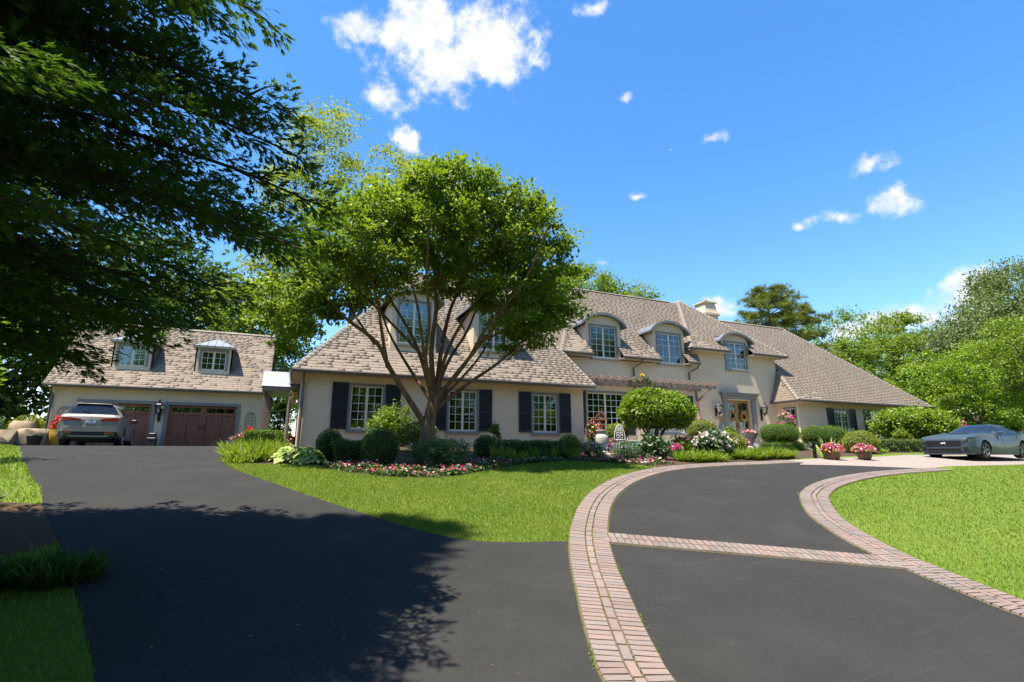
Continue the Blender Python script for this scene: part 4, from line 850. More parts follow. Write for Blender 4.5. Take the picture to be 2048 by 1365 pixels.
# --- the big dark conifer at left
def conifer():
    b = g3(-5.0, -16.3); T = thing('conifer', 'huge dark green feathery conifer overhanging the drive at left', 'tree', b); mb = MB(); H = 19.
    mb.tube([(b[0], b[1], b[2]-.2), (b[0], b[1], b[2]+1), (b[0]+.1, b[1], b[2]+8), (b[0], b[1]+.1, b[2]+H)], [.5, .4, .27, .03], 12)
    pos, tip, nr, sz, rn = [], [], [], [], []
    nl = 440
    for i in range(nl):
        h = 2.4+7.4*((i+.5)/390)**1.05 if i < 390 else 9.8+8.6*(i-390)/50.; u = h/H; az = i*2.39996+rng.rand()*.4; ca, sa = math.cos(az), math.sin(az)
        rx = np.interp(h, [2.3, 2.7, 3.1, 3.6, 4.2, 5.1, 5.8, 8, 12, 19.4], [3.4, 4.3, 5.0, 5.2, 4.85, 4.15, 3.85, 3.25, 2.2, .2]); ry = rx*(.74 if sa > 0 else .82); L = 1/math.sqrt((ca/rx)**2+(sa/ry)**2)*(.8+.22*rng.rand()); L = max(.5, L)
        p0 = np.array([b[0], b[1], b[2]+h]); D = np.array([ca, sa, 0]); sd = np.array([-sa, ca, 0]); rise = .12+.25*u
        def pt(t): return p0+D*L*t+np.array([0, 0, rise*L*t-(.19-.06*u)*L*t*t*1.5])
        mb.tube([pt(t) for t in (0, .3, .6, .85, 1)], [.05*(1-u*.6), .04*(1-u*.6), .026, .014, .005], 5, False)
        near = h < 9.9 and (ca > -.35)
        nt_ = int(7+L*6.2) if near else int(3+L*2.5)
        m = 46; tt = .08+.72*rng.rand(m); c = np.array([pt(q_) for q_ in tt])+rng.normal(size=(m, 3))*np.array([.2, .2, .1])      # larger sprays added inside, toned dark as shade, to block sky and light
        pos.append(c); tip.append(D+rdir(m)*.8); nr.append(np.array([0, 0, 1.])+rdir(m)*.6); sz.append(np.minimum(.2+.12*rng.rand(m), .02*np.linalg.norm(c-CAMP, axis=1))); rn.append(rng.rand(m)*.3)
        for k in range(nt_):
            t = .3+.7*(k+rng.rand())/nt_; s = 1 if k % 2 else -1; q = pt(min(1, t)); tl = (.3+.55*(1-t)**.7)*(.7+.6*rng.rand())*min(1., L/3)
            dd = D*(.55+.35*rng.rand())+sd*s*(.75+.3*rng.rand())+np.array([0, 0, .1-.4*rng.rand()]); dd /= np.linalg.norm(dd); e = q+dd*tl+np.array([0, 0, -.14*tl*tl])
            if near and k % 3 == 0: mb.tube([q, (q+e)/2+np.array([0, 0, .03]), e], [.011, .007, .003], 4, False)
            dc = np.linalg.norm(q-CAMP); lf = np.clip(.0125*dc, .035, .075) if near else .3; m = int((19+46*tl)*(np.clip((.07/lf)**1.6, .9, 3.)))if near else int(4+7*tl)
            f = rng.rand(m)**.75; c = q+(e-q)*f[:, None]; w = np.cross(dd, [0, 0, 1.]); w /= np.linalg.norm(w)+1e-9; sg = rng.choice([-1, 1], m); r_ = rng.rand(m); ww = (.17*(1.1-f)*r_)*sg
            pos.append(c+w*ww[:, None]+rng.normal(size=(m, 3))*np.array([.02, .02, .035])-np.array([0, 0, .5])*(ww**2)[:, None]*3); tp = dd*1.+w*(sg*(.1+.75*r_))[:, None]+rng.normal(size=(m, 3))*.2+np.array([0, 0, -.12]); tip.append(tp)
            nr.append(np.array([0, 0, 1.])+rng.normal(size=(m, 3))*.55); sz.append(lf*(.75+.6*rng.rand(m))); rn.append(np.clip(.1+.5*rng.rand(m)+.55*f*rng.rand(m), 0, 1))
    for k in range(60):     # bare inner twigs
        h = 2.5+7*rng.rand(); az = rng.rand()*6.283; l = .8+1.8*rng.rand(); p = np.array([b[0], b[1], b[2]+h]); d = np.array([math.cos(az), math.sin(az), .1-.4*rng.rand()])
        mb.tube([p, p+d*l*.5+rng.normal(size=3)*.1, p+d*l+rng.normal(size=3)*.2], [.03, .02, .006], 5, False)
    mb.build('trunk', MAT['barkd'], T, True)
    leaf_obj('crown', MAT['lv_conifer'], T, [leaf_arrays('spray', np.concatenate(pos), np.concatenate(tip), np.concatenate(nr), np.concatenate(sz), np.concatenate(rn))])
conifer()
# --- woods behind
def bg(name, label, x, y, top, ells, leaf, ncl, per, spread, size, bark='bark', r=.22, group='trees behind the house', tpl='leaf', n=5, **k):
    b = g3(x, y); h = (top-b[2])*.78; w = max(e[3] for e in ells)
    return tree(name, label, b, simple_stems(b, h, (rng.normal()*.3, 0), r, n, w*.7), ells, ncl, per, spread, size, leaf, bark, tpl, group, **k)
bg('tall_tree', 'tall airy yellow-green tree rising behind the left wing', 3.2, 18, 27, [(.5, 18, 23.5, 3.6, 3, 3.4), (6.0, 18, 22.5, 2.4, 2.5, 2.6), (10.6, 18, 22.6, 2.2, 2, 2.6), (-2.3, 18, 17.5, 3.0, 3, 4.), (3.5, 18, 18.5, 5.0, 3, 3.6), (9.5, 18, 17.5, 3.5, 3, 3.2), (-1.8, 18, 12, 3.2, 3, 4), (2, 18, 13.5, 3.5, 3, 3.2)], 'lv_pale', 330, 85, .42, .24, r=.34, n=9, shell=2.6, br=.11)
bg('broadleaf_tree', 'dark leafy tree standing behind the garage roof', -12, 22, 17, [(-12, 22, 10.5, 5.5, 4, 6), (-7.5, 22, 9.5, 4, 4, 4.5)], 'lv_dark', 210, 75, .75, .4, shell=4)
bg('broadleaf_tree', 'mid green tree between garage and house behind the passage', -2.6, 17, 13, [(-2.6, 17, 8.6, 3.4, 3, 3.4), (-1.5, 17, 5.0, 2.5, 2.4, 2.8)], 'lv_mid', 200, 100, .4, .22, shell=4)
bg('broadleaf_tree', 'dark shady tree at the far left edge of the garage', -21, 14, 15, [(-21, 14, 8, 6, 5, 6.5)], 'lv_dark', 220, 75, .8, .42, shell=4)
bg('broadleaf_tree', 'deep green tree left of the garage beyond the boulders', -16.5, 17, 12, [(-16.5, 17, 6.2, 4.4, 4, 5.2)], 'lv_dark', 200, 75, .65, .36, shell=4)
bg('broadleaf_tree', 'bright round-topped tree above the centre roof', 29, 22, 18.3, [(27.0, 22, 15.5, 3.6, 3, 3.0), (31.8, 22, 14.7, 3.0, 3, 2.6), (22.5, 22, 15, 2.6, 3, 2.6)], 'lv_mid', 230, 110, .45, .27, shell=4)
def pine(label, x, y, z0, top, tiers):
    b = g3(x, y); T = thing('pine_tree', label, 'tree', b, group='pines behind the right roof'); mb = MB()
    mb.tube([(x, y, b[2]), (x+.5, y, b[2]+(top-b[2])*.5), (x, y, top)], [.36, .24, .05], 9); parts = []
    for zf, L, th, az0 in tiers:
        for k in range(6):
            az = az0+k*1.05+rng.rand()*.4; l = L*(.65+.5*rng.rand()); p = np.array([x+.3, y, zf]); e = p+np.array([math.cos(az)*l, math.sin(az)*l, l*.14+rng.normal()*.2])
            mb.tube([p, (p+e)/2+np.array([0, 0, -.1]), e], [.09, .06, .02], 5, False)
            tg = p+(e-p)*(.55+.5*rng.rand(7))[:, None]+rng.normal(size=(7, 3))*np.array([.45, .45, .12])*th
            parts.append(cluster_leaves(tg, (x, y, zf-1), 20, .3, .5, 'needles', .8, .4, -.3))
    mb.build('trunk', MAT['bark'], T, True); leaf_obj('crown', MAT['lv_pine'], T, parts)
pine('tall layered pine nearest the chimney behind the roof', 52.4, 22, 8, 19.6, [(19, 1.7, 1., 0), (17.8, 3.0, 1.1, .5), (16.4, 3.8, 1.2, 1.), (15, 4.2, 1.2, .2), (13.4, 3.6, 1.2, .7)])
pine('middle pine of the group with flat layered crown', 59.5, 24, 8, 18, [(17.6, 2.4, 1., 0), (16.2, 3.4, 1.1, .5), (14.2, 3.4, 1.2, 1.), (12, 3.4, 1.2, .2)])
bg('open_tree', 'sparse dark-branched tree right of the pines', 71, 27, 20.5, [(68, 27, 17.5, 3, 2.5, 2.), (74.5, 27, 19, 3.2, 2.5, 1.8), (71.5, 27, 14.5, 4.5, 3, 1.8), (66, 27, 13.5, 3, 3, 2), (76, 27, 13, 3.5, 3, 2)], 'lv_mid', 120, 60, .6, .34, r=.3, n=7, shell=2.5, br=.1)
RG = 'trees beyond the right end of the house'
bg('broadleaf_tree', 'large light green tree right of the pines beyond the roof end', 62, 14, 15.6, [(60, 14, 9.5, 6.5, 4, 4.2), (64.5, 14, 11.2, 5.5, 4, 4.4), (55.5, 14, 6.8, 4.5, 4, 3.8), (68, 14, 9, 5, 4, 5)], 'lv_mid', 330, 140, .48, .27, group=RG, shell=6)
bg('weeping_tree', 'tall dull green weeping tree at the right edge', 66, 4, 19, [(66.5, 4, 15.2, 5.0, 4, 3.8), (61.0, 4, 11.6, 4.6, 4, 3.0), (56.8, 4, 9.6, 3.6, 4, 2.8), (67, 4, 9, 7, 4, 5)], 'lv_weep', 420, 150, .5, .24, tpl='leaf', group=RG, shell=4, hang=1.6, flat=1.2)
bg('broadleaf_tree', 'bright yellow-green tree above the blue-grey car', 46, 0, 7.2, [(44.4, .8, 4.9, 3.6, 3.2, 2.5), (47.6, 0, 5.4, 3.8, 3.2, 2.7), (41.8, 2.5, 3.6, 2.4, 2.2, 2.2), (48, -.5, 2.8, 4.2, 2.5, 2.2), (44.6, 0, 2.2, 3.2, 2.5, 1.8)], 'lv_lime', 260, 150, .28, .18, group=RG, shell=8)
bg('broadleaf_tree', 'green tree cut by the right edge of the picture', 37.2, -7.2, 8.0, [(37.6, -7.2, 5.2, 2.6, 2.3, 2.9), (38.5, -7.2, 2.6, 2.4, 2, 2.)], 'lv_mid', 200, 110, .27, .14, group=RG, shell=4)
bg('broadleaf_tree', 'dark filler tree behind the weeping tree', 80, 12, 17, [(80, 12, 9, 8, 5, 7.5)], 'lv_dark', 200, 70, 1.1, .6, group=RG, shell=4)
bg('broadleaf_tree', 'shadowy low tree behind the right roof slope', 52, 13, 8.2, [(52, 13, 4.6, 4.2, 3.5, 3.4)], 'lv_dark', 160, 70, .6, .35, group=RG, shell=4)
# trees across the street, seen mirrored in the windows
for k, (x, y, s) in enumerate(((-13, -37, 1.), (-1, -41, 1.1), (11, -37, .95), (24, -38, 1.1), (38, -36, 1.))):
    bg('street_tree', ['round tree across the street behind the viewer, leftmost', 'round tree across the street behind the viewer, second from left', 'round tree across the street behind the viewer, middle', 'round tree across the street behind the viewer, second from right', 'round tree across the street behind the viewer, rightmost'][k], x, y, 19*s, [(x, y, 9.*s-3, 6.6*s, 4.5, 10.5*s)], 'lv_mid', 170, 50, 1.1, .8, group='trees across the street', shell=4)
# woodland far behind that reads as one mass
def woodland():
    n = 620; x = rng.uniform(-110, 190, n); y = 46+rng.rand(n)*22+np.maximum(0, np.abs(x-25)-60)*-.3; h = 7+4*np.sin(x*.21)+2.5*np.sin(x*.53+1)
    tg = np.stack([x, y, h*rng.rand(n)**.8], 1); m = 200; yl = rng.uniform(-16, 46, m); xl = -30-8*rng.rand(m)-4*np.sin(yl*.3); tg = np.concatenate([tg, np.stack([xl, yl, (8+3*np.sin(yl*.4))*rng.rand(m)**.8], 1)])
    o = leaf_obj('woodland', MAT['lv_dark'], None, [cluster_leaves(tg, (20, 60, -5), 60, 1.3, .8, 'wide')]); tag(o, 'dark mass of distant woodland behind the property', 'woodland', kind='stuff')
woodland()
# ------------------------------------------------------------------ garden
MAT['core'] = plain('shade_core', (.012, .022, .006), .95)  # solid core under the leaves; the shrub's inner shade is in its dark colour
MAT['corey'] = plain('shade_core_pale', (.03, .045, .008), .95)
def surf_leaves(kind, c, r, n, size, tpl, jit=.05, up=.2):
    c = np.array(c, float); r = np.array(r, float)
    if kind == 'e':
        d = rdir(n*2); d = d[d[:, 2] > -.75][:n]; n = len(d); k = 1+.04*np.sin(d[:, 0]*5+c[0]*3)*np.cos(d[:, 1]*4+d[:, 2]*5)+.03*np.sin(d[:, 2]*9+c[1]); pos = c+d*r*(k+rng.normal(size=n)*jit)[:, None]; nr = unit(d/r)
    else:
        a = np.array([r[1]*r[2], r[1]*r[2], r[0]*r[2], r[0]*r[2], r[0]*r[1]]); f = rng.choice(5, n, p=a/a.sum()); q = rng.uniform(-1, 1, (n, 3)); nr = np.zeros((n, 3))
        for i, (ax, s) in enumerate(((0, -1), (0, 1), (1, -1), (1, 1), (2, 1))):
            m = f == i; q[m, ax] = s; nr[m, ax] = s
        q = np.sign(q)*np.abs(q)**1.0; e = np.linalg.norm(q, axis=1, keepdims=True); q = q*(1-.05*np.maximum(0, e-1.25)**1); pos = c+q*r+nr*rng.normal(size=(n, 1))*jit*.4+nr*.03*np.sin(pos_wave(c, q, r))[:, None]
    tip = nr*.55+rdir(n)*.8; nn = nr+rdir(n)*.7+np.array([0, 0, up])
    return leaf_arrays(tpl, pos, tip, nn, size*(.6+.8*rng.rand(n)), rng.rand(n))
def pos_wave(c, q, r): return (c[0]+q[:, 0]*r[0])*7+(c[2]+q[:, 2]*r[2])*9+(c[1]+q[:, 1]*r[1])*5
def clipped(name, label, base, shapes, leaf='lv_box', dens=2600, size=.035, tpl='leaf', group=None, cat='shrub', core='core', jit=.045, stems=True):
    """shapes: ('e'|'b', centre offset, radii); a clipped shrub"""
    T = thing(name, label, cat, base, group=group); parts = []; mb = MB(); b = np.array(base)
    for k, o, r in shapes:
        c = b+np.array(o); A = 4*math.pi*((r[0]*r[1])**1.6/3+(r[0]*r[2])**1.6/3+(r[1]*r[2])**1.6/3)**(1/1.6) if k == 'e' else 4*(2*r[1]*r[2]+2*r[0]*r[2]+r[0]*r[1])
        parts.append(surf_leaves(k, c, r, max(200, int(A*dens)), size, tpl, jit))
        if k == 'e': mb.lathe([(max(.001, .93*math.sin(math.pi*i/10)), -.93*r[2]*math.cos(math.pi*i/10)) for i in range(11)], 16, tuple(c), r[0], r[1])
        else: mb.bev(c[0]-r[0]*.94, c[0]+r[0]*.94, c[1]-r[1]*.9, c[1]+r[1]*.9, c[2]-r[2], c[2]+r[2]*.94, min(.06, r[1]*.3))
    if stems:
        lo = min((b[2]+o[2]-r[2], i) for i, (k, o, r) in enumerate(shapes))[1]; o = shapes[lo][1]
        mb2 = MB().tube([(b[0]+o[0], b[1]+o[1], b[2]-.03), (b[0]+o[0], b[1]+o[1], b[2]+o[2])], [.035, .025], 6); mb2.build('stem', MAT['bark'], T)
    mb.build('shade_core', MAT[core], T, True); leaf_obj('foliage', MAT[leaf], T, parts); return T
def strap(name, label, base, rx, ry, h, n, leaf='lv_lily', group=None, width=1., cat='plant', spread=.75, kind=None, tpl='blade', blooms=None):
    b = np.array(base); a = rng.rand(n)*6.283; q = np.sqrt(rng.rand(n)); px = b[0]+np.cos(a)*q*rx*.8; py = b[1]+np.sin(a)*q*ry*.8
    pos = np.stack([px, py, gz(py)-.01+(b[2]-gz(b[1]))], 1); az = rng.rand(n)*6.283; ln = spread*(.3+rng.rand(n))
    tip = np.stack([np.cos(az)*ln+np.cos(a)*q*.5, np.sin(az)*ln+np.sin(a)*q*.5, np.ones(n)], 1); nr = np.stack([-np.cos(az), -np.sin(az), np.ones(n)*.5], 1)
    v, f, r = leaf_arrays(tpl, pos, tip, nr, h*(.6+.6*rng.rand(n)), rng.rand(n), arch=.3*rng.rand(n)+.1)
    T = thing(name, label, cat, base, group=group); leaf_obj('blades', MAT[leaf], T, [(v, f, r)])
    if blooms:
        m = blooms[1]; a = rng.rand(m)*6.283; q = np.sqrt(rng.rand(m)); P_ = np.stack([b[0]+np.cos(a)*q*rx, b[1]+np.sin(a)*q*ry, b[2]+h*(.7+.5*rng.rand(m))], 1)
        leaf_obj('blooms', MAT[blooms[0]], T, [leaf_arrays('bloom', P_, rdir(m), rdir(m)+np.array([0, -.5, 1.]), blooms[2], rng.rand(m))])
    return T
def bushy(name, label, base, r, h, leaf, n, size, tpl='leaf', blooms=None, group=None, cat='shrub', up=.6, zc=.5):
    """loose natural bush: stems, leaves through the volume, optional blooms on the outside"""
    T = thing(name, label, cat, base, group=group); b = np.array(base); mb = MB(); tg = []
    for k in range(9):
        d = rdir(1)[0]*np.array([r[0]*.7, r[1]*.7, h*.25])+np.array([0, 0, h*.65]); mb.tube([b+np.array([0, 0, -.02]), b+d*.5+rng.normal(size=3)*.03, b+d], [.018, .012, .005], 5, False)
    mb.build('stems', MAT['bark'], T)
    k = max(8, n//40); d = rdir(k); q = rng.rand(k)**.33; tg = b+np.array([0, 0, h*zc])+d*q[:, None]*np.array([r[0], r[1], h*.48])*.88
    leaf_obj('foliage', MAT[leaf], T, [cluster_leaves(tg, b+np.array([0, 0, h*.2]), 40, .17*min(r[0], r[1], h), size, tpl, up, .8, .2)])
    if blooms:
        m = blooms[1]; d = rdir(m*3); d = d[(d[:, 2] > -.1)][:m]; m = len(d); P_ = b+np.array([0, 0, h*zc])+d*np.array([r[0], r[1], h*.5])*(1.0+.06*rng.normal(size=(m, 1)))
        parts = [leaf_arrays('bloom', P_, rdir(m), d+rdir(m)*.4+np.array([0, 0, .3]), blooms[2]*(.7+.6*rng.rand(m)), rng.rand(m)) for _ in range(1)]
        parts.append(leaf_arrays('bloom', P_+rng.normal(size=(m, 3))*blooms[2]*.25, rdir(m), d+rdir(m)*.8, blooms[2]*(.6+.5*rng.rand(m)), rng.rand(m)))
        leaf_obj('blooms', MAT[blooms[0]], T, parts)
    return T
def potted(name, label, loc, prof, pm, r, h, leaf, bloom, nb, bs, n=1600, size=.05, group=None, smooth=True):
    T = thing(name, label, 'planter', loc, group=group); b = np.array(loc); top = max(z for _, z in prof); rt = prof[-1][0]
    MB().lathe(prof+[(rt-.03, top), (rt-.035, top-.04), (.01, top-.04)], 18, loc).build('pot', MAT[pm], T, smooth)
    k = max(6, n//35); d = rdir(k); d[:, 2] = np.abs(d[:, 2]); tg = b+np.array([0, 0, top])+d*(rng.rand(k)**.4)[:, None]*np.array([r, r, h])*.85
    leaf_obj('foliage', MAT[leaf], T, [cluster_leaves(tg, b+np.array([0, 0, top-.2]), 35, .22*min(r, h), size, 'leaf', .6, .8, .2)])
    if nb:
        d = rdir(nb); d[:, 2] = np.abs(d[:, 2])*.9+.05; P_ = b+np.array([0, 0, top])+d*np.array([r, r, h])*(.9+.15*rng.rand(nb))[:, None]
        leaf_obj('blooms', MAT[bloom], T, [leaf_arrays('bloom', P_, rdir(nb), d+rdir(nb)*.5, bs*(.7+.6*rng.rand(nb)), rng.rand(nb)), leaf_arrays('bloom', P_+rng.normal(size=(nb, 3))*bs*.3, rdir(nb), d+rdir(nb)*.9, bs*.8, rng.rand(nb))])
    return T
BX = 'boxwood balls and hedges of the front bed'
clipped('boxwood_ball', 'small clipped boxwood ball at the left end of the bed hedge', g3(.66, -7.9), [('e', (0, 0, .33), (.3, .3, .36))], group=BX)
clipped('boxwood_hedge', 'low boxwood hedge between two balls under the first window', g3(1.15, -8.35), [('b', (0, 0, .22), (.42, .24, .24))], group=BX)
clipped('boxwood_ball', 'larger clipped boxwood ball nearest the spreading tree', g3(1.66, -9.1), [('e', (0, 0, .38), (.4, .38, .42))], group=BX)
clipped('boxwood_ball', 'clipped boxwood ball right of the spreading tree', g3(4.65, -7.9), [('e', (0, 0, .29), (.32, .32, .32))], group=BX)
clipped('boxwood_hedge', 'long low boxwood hedge under the third window', g3(6.1, -7.55), [('b', (0, 0, .2), (1.12, .25, .23))], group=BX)
clipped('boxwood_ball', 'yellowish clipped ball at the right end of the long hedge', g3(7.45, -7.5), [('e', (0, 0, .3), (.34, .34, .33))], 'lv_boxy', group=BX, core='corey')
bushy('flowering_shrub', 'loose leafy shrub against the wall left of the tree trunk', g3(2.6, -5.2), (.8, .55), 1.5, 'lv_maple', 3600, .085, 'leaf')
bushy('flowering_shrub', 'dusky green shrub just behind the tree trunk', g3(3.35, -5.5), (.6, .5), 1.1, 'lv_box', 2600, .07)
bushy('feathery_perennial', 'feathery grey-green clump at the foot of the spreading tree', g3(2.95, -9.55), (.72, .5), .62, 'lv_silver', 5200, .09, 'narrow', cat='plant')
bushy('upright_shrub', 'slim upright young shrub between the second and third windows', g3(5.34, -6.8), (.17, .17), 1.15, 'lv_mid', 900, .075)
for k, (x, y, lb) in enumerate(((4.72, -8.55, 'tall iris leaves beside the boxwood ball right of the tree'), (5.2, -8.75, 'short pale iris tuft in front of the long hedge'), (6.05, -7.98, 'iris clump before the middle of the long hedge'), (6.6, -7.95, 'iris clump nearer the yellowish ball'), (7.3, -7.95, 'iris clump before the yellowish ball'))):
    strap('iris_clump', lb, g3(x, y), .18, .12, (.5, .42, .42, .45, .5)[k], 60, 'lv_lily', 'iris clumps along the long hedge', spread=.22)
# bedding flowers: far too many to count
def bedding(name, label, poly, n, bl='fl_bed', bs=.05, hh=.1):
    P_ = np.array(poly); lo, hi = P_.min(0), P_.max(0); x = rng.uniform(lo[0], hi[0], n*4); y = rng.uniform(lo[1], hi[1], n*4); k = in_poly(x, y, poly); x, y = x[k][:n], y[k][:n]; m = len(x)
    z = gz(y)+hh*(.6+.5*np.sin(x*5+y*3)*np.cos(y*7)); pos = np.stack([x, y, z], 1); lp = np.repeat(pos, 7, axis=0)+rng.normal(size=(m*7, 3))*np.array([.07, .07, .03])-np.array([0, 0, .03])
    parts = [leaf_arrays('wide', lp, rdir(m*7)+np.array([0, 0, .2]), rdir(m*7)*.5+np.array([0, -.2, 1]), .065*(.7+.6*rng.rand(m*7)), rng.rand(m*7))]
    o = leaf_obj(name, MAT['lv_bedleaf'], None, parts); tag(o, label, 'flowers', kind='stuff'); m2 = int(m*.62)
    bp = pos[:m2]+rng.normal(size=(m2, 3))*np.array([.03, .03, .02])+np.array([0, 0, .035]); cl = np.clip((np.sin(bp[:, 0]*4+1.3*np.cos(bp[:, 1]*5))*.5+.5)*.4+rng.rand(m2)*.6, 0, .999)
    q = leaf_obj('blooms', MAT[bl], o, [leaf_arrays('bloom', bp, rdir(m2)*np.array([1, 1, .3]), rdir(m2)*.5+np.array([0, -.45, 1]), bs*(.6+.7*rng.rand(m2)), cl)]); return o
front = [tuple(p) for p in offset(bf, -.1)]; inner = [tuple(p) for p in offset(bf, .95)]
fi = [i for i, p in enumerate(bf) if .35 < p[0] < 5.3 and p[1] < -8.9]
bedding('bedding_flowers', 'pink red and white bedding flowers along the front of the bed', [tuple(offset(bf, .06)[i]) for i in fi]+[tuple(offset(bf, 1.15 if bf[fi[0]][0] < 9 else 1)[i]) for i in fi[::-1]], 1150)
fi = [i for i, p in enumerate(bf) if 5.1 < p[0] < 8.5]
bedding('bedding_flowers', 'thin row of bedding flowers before the long hedge', [tuple(offset(bf, .05)[i]) for i in fi]+[tuple(offset(bf, .4)[i]) for i in fi[::-1]], 190)
strap('daylily_mass', 'yellow-green daylily mass at the drive corner by the garage', g3(-.95, -7.2), .75, 1.5, .5, 1500, 'lv_lily', width=1.2, spread=.7)
strap('daylily_mass', 'small daylily fringe on the drive edge next to the hostas', g3(-1.2, -8.4), .35, .3, .3, 220, 'lv_lily', spread=.8)
def hosta(label, x, y, r, h, n):
    T = thing('hosta', label, 'plant', g3(x, y)); b = np.array(g3(x, y)); az = rng.rand(n)*6.283; ly = rng.rand(n); pos = b+np.stack([np.cos(az)*r*.75*ly**.6, np.sin(az)*r*.75*ly**.6, h*(1-.75*ly)], 1)
    tip = np.stack([np.cos(az), np.sin(az), -.35-.3*rng.rand(n)], 1); nr = np.stack([np.cos(az)*.4, np.sin(az)*.4, np.ones(n)], 1)+rdir(n)*.25
    leaf_obj('leaves', MAT['lv_hosta'], T, [leaf_arrays('wide', pos, tip, nr, .2*(.7+.6*rng.rand(n)), rng.rand(n)**1.2)])
    mb = MB()
    for k in range(0, n, 6): mb.tube([tuple(b), tuple(pos[k])], [.008, .005], 4, False)
    mb.build('stalks', MAT['lv_lily'], T)
hosta('large pale variegated hosta by the house corner', -.2, -8.35, .42, .36, 130); hosta('variegated hosta at the lawn edge nearest the boxwood ball', .2, -8.65, .38, .32, 110); hosta('smaller hosta behind its neighbours at the house corner', .15, -7.85, .36, .3, 90)
clipped('yew_hedge', 'low flat-topped hedge by the passage to the garage', g3(-1.15, 1), [('b', (0, 0, .28), (.62, .5, .28))], 'lv_yew', size=.05)
bushy('red_flowers', 'orange-red flowers behind the wooden post at the passage', g3(-.6, 4.3), (.8, .5), .5, 'lv_bedleaf', 900, .07, 'leaf', ('fl_red_or', 130, .13), cat='flowers')
bushy('vine_mass', 'leafy dark climber filling the passage behind the post', (-.75, 7.6, 0), (.62, .5), 2.3, 'lv_dark', 2600, .1, cat='vine')
# planters at the garage corner
potted('planter', 'pinkish square-sided pot of flowers at the right garage door', (-2.32, 3.0, 0), [(.17, 0), (.2, .3), (.22, .32)], 'pinkstone', .2, .16, 'lv_bedleaf', 'fl_pink', 45, .06, 500)
potted('planter', 'ochre bowl of white flowers beside the low hedge', (-2.0, 2.3, .18), [(.1, -.2), (.14, 0), (.26, .2), (.28, .22)], 'ochre', .24, .16, 'lv_bedleaf', 'fl_pink', 50, .06, 600)
potted('planter', 'tall red geranium in a pot against the garage wall right', (-1.95, 5.2, 0), [(.15, 0), (.22, .45), (.24, .47)], 'terra', .22, .5, 'lv_box', 'fl_red', 60, .1, 900)
potted('planter', 'big ochre pot of red flowers at the left garage corner', (-9.85, 8.4, .08), [(.3, 0), (.38, .25), (.4, .55), (.36, .72), (.37, .75)], 'ochre', .3, .62, 'lv_box', 'fl_red', 80, .11, 1400)
potted('planter', 'empty black nursery pot near the boulders', (-10.3, 7.4, .06), [(.2, 0), (.27, .4), (.28, .42)], 'blackpot', .1, .05, 'lv_dkgrass', None, 0, 0, 60)
# boulders left of the garage
def boulder(label, x, y, r, s=1):
    b = (x, y, float(gz(y))-.05); T = MB(); d = []; bm = bmesh.new(); bmesh.ops.create_icosphere(bm, subdivisions=3, radius=1.)
    ph = rng.rand(6)*6
    for v in bm.verts:
        p = v.co; k = 1+.16*math.sin(p.x*2.6+ph[0])*math.cos(p.y*2.2+ph[1])+.1*math.sin(p.z*5+ph[2]+p.x*3)+.05*math.sin(p.x*9+ph[3])*math.sin(p.y*8+ph[4]); p *= k; v.co = (max(-.85, min(.85, p.x))*r[0], max(-.8, min(.8, p.y))*r[1], (max(-.7, min(.75, p.z))+.68)*r[2])
    me = bpy.data.meshes.new('boulder'); bm.to_mesh(me); bm.free(); me.materials.append(MAT['boulder']); o = link('boulder', me, None, b); tag(o, label, 'boulder', 'boulders edging the drive'); me.polygons.foreach_set('use_smooth', [True]*len(me.polygons)); me.set_sharp_from_angle(angle=R(28))
boulder('broad tawny boulder left of the garage downspout', -10.75, 8.2, (.75, .5, .55)); boulder('long low boulder behind the black pot', -10.3, 8.9, (.45, .4, .36)); boulder('boulder at the far left of the row', -11.75, 7.8, (.8, .6, .5)); boulder('small grey boulder on top of the row end', -11.3, 8.9, (.55, .4, .8)); boulder('little stone at the foot of the downspout', -10.15, 8.3, (.22, .2, .14))
bushy('variegated_shrub', 'yellow variegated shrub left of the garage wall', (-11.5, 9.9, .3), (.65, .55), 1.2, 'lv_boxy', 2200, .11)
bushy('variegated_shrub', 'pale shrub at the left picture edge behind the boulders', (-12.9, 9.3, .3), (.8, .6), 1.2, 'lv_silver', 2000, .12)
strap('strap_grass', 'green strappy groundcover above the boulders', (-12.2, 9.0, .3), .7, .5, .4, 420, 'lv_lily')
bushy('lime_bush', 'lime green branch tips at the left picture edge', g3(-6.2, -8.0), (.85, .8), 2.7, 'lv_lime', 900, .12, up=.8, zc=.72)
LG = 'grassy clumps left of the drive'
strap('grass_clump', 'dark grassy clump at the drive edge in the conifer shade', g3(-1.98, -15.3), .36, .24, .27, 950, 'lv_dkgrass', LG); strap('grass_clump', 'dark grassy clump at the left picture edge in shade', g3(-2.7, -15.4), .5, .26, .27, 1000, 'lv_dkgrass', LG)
strap('grass_clump', 'grassy clump above the bare needle bed', g3(-3.95, -12.5), .45, .22, .3, 700, 'lv_dkgrass', LG); strap('grass_clump', 'sunlit grassy clump farther up the left drive edge', g3(-5.75, -8.5), .5, .3, .3, 700, 'lv_lily', LG)
